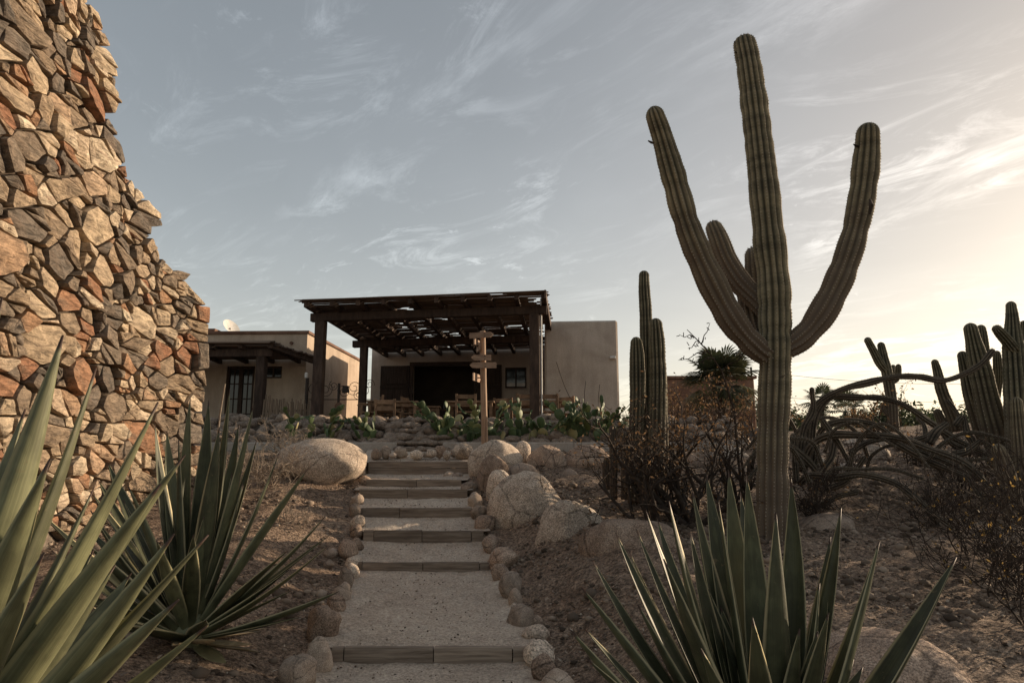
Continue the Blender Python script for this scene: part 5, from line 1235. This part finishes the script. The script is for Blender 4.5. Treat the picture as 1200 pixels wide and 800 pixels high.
sc_lab = ['dense grey brown thicket under the long arching creeper stems', 'brittle dry thicket at the foot of the columnar cacti', 'brown scrub on the crest beyond the creeping cactus', 'dry scrub bush hiding the far house wall', 'tall dry scrub bush before the fan palm',
          'leafless scrub beside the cardon trunk on the creeper side', 'low brittle scrub among the slope rocks', 'dry scrub by the pair of heavy cactus columns', 'scrub bush behind the loaf shaped boulder', 'low dry scrub in front of the dark flat rock', 'rust leaved scrub between far house and cardon']
for i, (u, y, n, L, nl) in enumerate(((985, 9.9, 7, .42, 250), (1120, 9.3, 8, .45, 250), (1030, 13.5, 7, .5, 600), (800, 15.5, 7, .8, 500), (850, 16.5, 7, .85, 500), (940, 8.4, 6, .36, 120), (1065, 10.8, 7, .36, 200), (1190, 8.4, 8, .5, 250), (735, 11.6, 6, .5, 700), (1085, 7.9, 6, .28, 80), (880, 13.0, 6, .6, 400))):
    shrub('dry_scrub', G3(u, y), sc_lab[i], 'shrub', 700 + i, n, L, .012 if y < 12 else .02, 4 if y < 12 else 3, MAT['bark'], MAT['dry_leaf'], nl, .018 if y < 12 else .035, .05, (0, 0), .10, kink=.45, shrink=.74, spreadang=.7, grp='dry scrub on the slope')
# the long bare branch that reaches up and left in front of the sky
rr = random.Random(4); br = empty('bare_sapling', G3(868, 8.9)); tag(br, 'thin bare sapling with knobbly crooked twigs leaning in front of the sky', 'shrub'); o0 = Vector(br.location)
mb = MB(); main = [at(868, 540, 8.9) - o0, at(860, 480, 8.9) - o0, at(846, 435, 8.8) - o0, at(830, 412, 8.75) - o0, at(815, 396, 8.7) - o0, at(805, 386, 8.7) - o0]; main[0].z = -.05
mb.tube(main, [.02, .016, .012, .009, .007, .004], 5)
for k, (a, b) in enumerate((((830, 412), (795, 422)), ((822, 404), (832, 378)), ((815, 396), (796, 392)), ((838, 420), (812, 424)), ((846, 435), (872, 415)), ((820, 400), (806, 408)))):
    p = at(*a, 8.75) - o0; q = at(*b, 8.65) - o0; mb.tube([p, (p * 2 + q) / 3 + Vector((0, 0, .03)), (p + q * 2) / 3 - Vector((0, 0, .02)), q], [.007, .006, .005, .003], 5)
    for j in range(7):
        c_ = p.lerp(q, rr.random()) + Vector((rr.uniform(-.02, .02), 0, rr.uniform(-.02, .02))); mb.tube([c_, c_ + Vector((rr.uniform(-.05, .05), rr.uniform(-.03, .03), rr.uniform(-.03, .06)))], [.007, .005], 4)
mb.build('branch', MAT['bark'], br)
shrub('twiggy_bush', G3(318, 10.2), 'pale leafless twiggy bush beside the end of the stone wall', 'shrub', 12, 9, .42, .010, 4, MAT['twig'], None, 0, lean=(.15, -.1), spreadang=.7, kink=.4, up=.05, shrink=.75)
shrub('twiggy_bush', G3(345, 12.4), 'pale leafless bush behind the whale backed boulder', 'shrub', 13, 8, .40, .010, 4, MAT['twig'], None, 0, lean=(-.1, -.1), spreadang=.6, kink=.4, up=.08, shrink=.75)
shrub('twiggy_bush', G3(352, 8.6), 'small dry twiggy bush on the sand below the whale backed boulder', 'shrub', 14, 5, .17, .005, 3, MAT['twig'], None, 0, spreadang=.8)
shrub('twiggy_bush', G3(286, 9.6), 'bare grey bush tangled against the foot of the stone wall', 'shrub', 16, 9, .40, .009, 4, MAT['twig'], None, 0, lean=(-.1, -.1), spreadang=.7, kink=.4, up=.08, shrink=.75)
p = G3(258, 9.2); wand = shrub('tall_wand_plant', p, 'single tall bare wand rising before the pale house porch', 'shrub', 19, 1, 1.75, .013, 1, MAT['twig'], None, 0, spreadang=.05, kink=.12, up=.3, shrink=.25)
yb_ = [(1150, 5.4, 31, 8, .50), (1205, 5.9, 32, 8, .55), (1185, 4.7, 33, 6, .42), (1120, 6.6, 34, 5, .36)]
yl_ = ['thin twiggy bush with a few yellow leaves on the slope beyond the agave', 'tall twiggy bush with yellow leaves below the cactus columns', 'low twiggy bush with yellow leaves near the half buried slab', 'small sparse bush with yellow leaves under the creeping cactus']
for (u, y, sd_, n, L), lab in zip(yb_, yl_):
    shrub('yellow_leaf_bush', G3(u, y), lab, 'shrub', sd_, n, L, .008, 4, MAT['bark'], MAT['yellow_leaf'], 70, .016, .02, (-.1, 0), .12, .76, .35, (2, 3), .5, grp='yellow leaved bushes on the slope')

def fan_palm(loc, h, rcrown, nf, label, seed, trunk_r=.16, grp=None, dead=True):
    rr = random.Random(seed); root = empty('fan_palm', loc); tag(root, label, 'palm', grp); mb = MB()
    mb.tube([(0, 0, -.1), (.02, 0, h * .3), (.05, .02, h * .7), (.04, 0, h)], [trunk_r * 1.2, trunk_r, trunk_r * .9, trunk_r * .85], 10); mb.build('trunk', MAT['bark'], root, smooth=True)
    for i in range(nf):
        az = i * 2.4 + rr.uniform(-.3, .3); el = rr.uniform(-.7, 1.35); d = Vector((math.cos(az) * math.cos(el), math.sin(az) * math.cos(el), math.sin(el))); st = rcrown * rr.uniform(.35, .5); V = []; Fc = []; A_ = []
        hub = Vector((.04, 0, h)) + d * st; sd_ = d.cross(Vector((0, 0, 1))).normalized(); up = sd_.cross(d); q = rr.random(); n_ = 16
        mbq = MB(); mbq.tube([Vector((.04, 0, h)), hub], [.018, .012], 4)
        V = mbq.V; Fc = mbq.F; A_ = [q] * len(V); L = rcrown * rr.uniform(.5, .65)
        for k in range(n_):
            a = lerp(-1.75, 1.75, k / (n_ - 1)); e = d * math.cos(a) + sd_ * math.sin(a) + up * .12; e = e.normalized(); wv = e.cross(up).normalized() * L * .055; LL = L * (1 - .12 * abs(a)); mid = hub + e * LL * .6 ; tip = hub + e * LL - Vector((0, 0, LL * .22))
            b = len(V); V += [hub, mid - wv, mid + wv, tip]; Fc += [(b, b + 1, b + 3, b + 2)]; A_ += [min(1, q + rr.uniform(-.2, .2))] * 4
        mkobj('frond', mkmesh('frond', V, Fc, MAT['palm_leaf'], False, {'rnd': A_}), root)
    return root
def ptop(u, v, y): p = at(u, v, y); g_ = ground(p.x, y); return (p.x, y, g_), p.z - g_
l_, h_ = ptop(842, 448, 22.0); fan_palm(l_, h_, 1.55, 46, 'fan palm with a bushy crown behind the dry shrubs', 5, .2)
for u, v, y, n_ in ((962, 470, 55, 16), (990, 482, 50, 16), (1000, 478, 70, 12)):
    l_, h_ = ptop(u, v, y); fan_palm(l_, h_, 2.0, n_, 'small distant fan palm against the glowing sky', int(u), .2, 'distant fan palms')
def tree(name, loc, h, rx_, rz0, label, seed, nleaf, lsize, mat, bark=MAT['bark'], grp=None, tr_=.09):
    rr = random.Random(seed); root = empty(name, loc); tag(root, label, 'tree', grp); out_ = []; tips = []; mb = MB()
    for s_ in range(3):
        grow(rr, Vector((0, 0, -.1)), Vector((rr.gauss(0, .5), rr.gauss(0, .5), 1)).normalized(), h * .42, tr_, 4, out_, tips, .3, (2, 3), .72, .08)
    sx = max(.1, max(abs(p.x) for p, _ in tips)); sz = max(p.z for p, _ in tips); fx, fz = rx_ / sx, h / sz
    def sc_(p): return Vector((p.x * fx, p.y * fx, p.z * fz))
    for pts, rads in out_: mb.tube([sc_(p) for p in pts], [max(q, .006) for q in rads], 5, False)
    mb.build('trunk', bark, root, smooth=True)
    leaves(rr, [(sc_(p), d) for p, d in tips if p.z * fz > rz0], nleaf, lsize, lsize * 2.2, mat, root, 'crown'); return root
# low scrub and trees on the far side
fs = 'distant desert trees'
rr = random.Random(6)
for i, (u, vt, y, wd) in enumerate(((930, 470, 45, 3), (945, 482, 60, 4), (1012, 488, 40, 3), (1030, 480, 55, 4), (1065, 465, 34, 2.6), (1085, 478, 48, 3.4), (1110, 480, 60, 4), (1135, 474, 52, 4), (1165, 476, 45, 4), (1195, 470, 50, 5), (890, 482, 50, 4), (870, 470, 36, 2.6), (800, 470, 42, 3), (975, 490, 62, 5), (1000, 490, 75, 5), (1150, 486, 75, 6), (1050, 488, 75, 6))):
    l_, h_ = ptop(u, vt, y); tree('desert_tree', l_, max(h_, 1.2), wd * .6, .3, 'small dark desert tree on the far side of the slope', 400 + i, 1500, .12, MAT['green_leaf'], grp=fs)
# mesquites up-sun of the stair (right of the photographed view): they shade the garden
for i, (x, y, h_, w_) in enumerate(((16.0, 14.2, 2.9, 2.4), (18.5, 17.6, 3.2, 2.6), (17.8, 11.2, 2.9, 2.4), (12.4, 6.6, 2.3, 1.8))):
    tree('mesquite_tree', (x, y, ground(x, y)), h_ * .72, w_, .15, 'mesquite tree on the garden slope beyond the columnar cacti', 500 + i, 520, .075, MAT['green_leaf'], grp='mesquite trees on the sunset side')

# reddish building behind the shrubs
bo = at(830, 470, 29); fb = empty('far_house', (bo.x, 29, ground(bo.x, 29) - .1)); tag(fb, 'low reddish house wall glimpsed behind the dry shrubs', 'house')
zt_ = at(830, 444, 29).z - fb.location.z; x0_, x1_ = at(781, 450, 29).x - bo.x, at(884, 450, 29).x - bo.x
t = MB(); t.box(((x0_ + x1_) / 2, 2, zt_ / 2), (x1_ - x0_, 4, zt_), None, .04); t.build('wall', MAT['coping'], fb)
t = MB(); t.box(((x0_ + x1_) / 2, 2, zt_ + .07), (x1_ - x0_ + .2, 4.2, .12), None, .02); t.build('coping', MAT['coping'], fb)
t = MB(); t.box((x0_ + 1.4, -.02, 1.2), (.7, .06, .9)); t.build('window', MAT['door_wood'], fb)

# power line far right
pw = empty('power_line', (at(1075, 470, 60).x, 60, ground(26, 60))); tag(pw, 'thin power line sagging across the glowing sky', 'power line'); o0 = Vector(pw.location)
for a, b, r_ in (((880, 434), (1130, 450), .02), ((880, 462), (1130, 470), .018)):
    p, q = at(*a, 60) - o0, at(*b, 60) - o0; t = MB(); t.tube([p.lerp(q, i / 12) - Vector((0, 0, .35 * math.sin(PI * i / 12))) for i in range(13)], r_, 4); t.build('wire', MAT['iron'], pw)
for u in (880, 1130):
    p = at(u, 430, 60) - o0; t = MB(); t.tube([(p.x, .0, -.2), (p.x, 0, p.z)], .09, 8); t.build('pole', MAT['bark'], pw)

# ---------------------------------------------------------------- loose ground cover
rr = random.Random(99); base = []
for s_ in range(6):
    V0, F0 = ICO[1]; base.append([Vector((v.x * rr.uniform(.8, 1.3), v.y * rr.uniform(.7, 1.1), v.z * rr.uniform(.45, .8))) * (1 + .25 * noise.noise(v * 1.7 + Vector((s_ * 9, 0, 0)))) for v in V0])
Vs = []; Fs = []; As = []
OCT = [(0, 0, 1), (1, 0, 0), (0, 1, 0), (-1, 0, 0), (0, -1, 0), (0, 0, -1)]; OF = [(0, 1, 2), (0, 2, 3), (0, 3, 4), (0, 4, 1), (5, 2, 1), (5, 3, 2), (5, 4, 3), (5, 1, 4)]
n_ = 0
while n_ < 24000:
    y = 1.6 + 12 * rr.random() ** .8; x = rr.uniform(-5.2, 9.5); xl_, xr_ = interp(PXL, y), interp(PXR, y)
    inside = xl_ - .05 < x < xr_ + .05 and y < 12.4
    if inside and rr.random() < .85: continue
    if abs(x) > y * .95 + .8: continue
    cl_ = fbm(x, y, 4, .8, 3)
    if not inside and rr.random() > (.35 if x > 0 else .1) + 1.2 * cl_: continue
    s_ = rr.uniform(.003, .013) if inside else math.exp(rr.gauss(-4.35, .62)); s_ = min(s_, .075)
    if inside:
        i_ = max([k for k in range(len(segs)) if segs[k][0] <= y] + [0]); y0, z0, y1, z1 = segs[i_]; z = lerp(z0, z1, min(1, (y - y0) / (y1 - y0))) + .004
    else: z = ground(x, y)
    q = rr.random(); b = len(Vs); ca, sa_ = math.cos(q * 40), math.sin(q * 40); jj = [rr.uniform(.6, 1.25) for _ in OCT]
    if s_ < .02:
        for v, j in zip(OCT, jj): Vs.append((x + (v[0] * ca - v[1] * sa_) * s_ * j, y + (v[0] * sa_ + v[1] * ca) * s_ * j, z + s_ * .15 + v[2] * s_ * .6 * j))
        Fs += [tuple(i + b for i in f) for f in OF]; As += [q] * 6
    else:
        bs = rr.choice(base)
        for v in bs: Vs.append((x + (v.x * ca - v.y * sa_) * s_, y + (v.x * sa_ + v.y * ca) * s_, z + s_ * .12 + v.z * s_))
        Fs += [tuple(i + b for i in f) for f in ICO[1][1]]; As += [q * .9] * len(bs)
    n_ += 1
tag(mkobj('gravel', mkmesh('gravel', Vs, Fs, MAT['litter'], True, {'rnd': As})), 'small stones and grit strewn over the desert soil', 'gravel', None, 'stuff')
mb = MB(); As = []
for i in range(7000):
    y = 1.8 + 11 * rr.random(); x = rr.uniform(.4, 9) if rr.random() < .75 else rr.uniform(-5, -2); xl_, xr_ = interp(PXL, y), interp(PXR, y)
    if xl_ - .15 < x < xr_ + .15 or abs(x) > y * .95 + .5 or fbm(x, y, 14, .9, 3) < -.05: continue
    L = rr.uniform(.03, .16); a = rr.uniform(0, 6.28); x2, y2 = x + L * math.cos(a), y + L * math.sin(a); r_ = rr.uniform(.0012, .004); b0 = len(mb.V)
    mb.tube([(x, y, ground(x, y) + .006), ((x + x2) / 2 + rr.uniform(-.01, .01), (y + y2) / 2, ground((x + x2) / 2, (y + y2) / 2) + rr.uniform(.006, .02)), (x2, y2, ground(x2, y2) + .006)], r_, 3, False); As += [rr.random()] * (len(mb.V) - b0)
mb.A = {'rnd': As}
tag(mb.build('twig_litter', MAT['litter']), 'dry broken twigs littering the soil', 'litter', None, 'stuff')

# fallen leaves and bark flakes
V = []; Fc = []; A_ = []
for i in range(16000):
    y = 1.8 + 11.5 * rr.random(); x = rr.uniform(.3, 9.5) if rr.random() < .8 else rr.uniform(-5, -1.4); xl_, xr_ = interp(PXL, y), interp(PXR, y)
    if xl_ - .1 < x < xr_ + .1 or abs(x) > y * .95 + .5 or fbm(x, y, 24, 1.1, 3) < -.1: continue
    z = ground(x, y) + .006; a = rr.uniform(0, 6.28); s_ = rr.uniform(.008, .03); d1 = Vector((math.cos(a), math.sin(a), rr.uniform(-.3, .5))) * s_; d2 = Vector((-math.sin(a), math.cos(a), rr.uniform(-.2, .6))) * s_ * .5; c_ = Vector((x, y, z)); b = len(V)
    V += [c_ - d1, c_ + d2, c_ + d1 + Vector((0, 0, .006)), c_ - d2]; Fc.append((b, b + 1, b + 2, b + 3)); A_ += [rr.random()] * 4
tag(mkobj('leaf_litter', mkmesh('leaf_litter', V, Fc, MAT['litter'], False, {'rnd': A_})), 'dry fallen leaves scattered over the soil', 'litter', None, 'stuff')
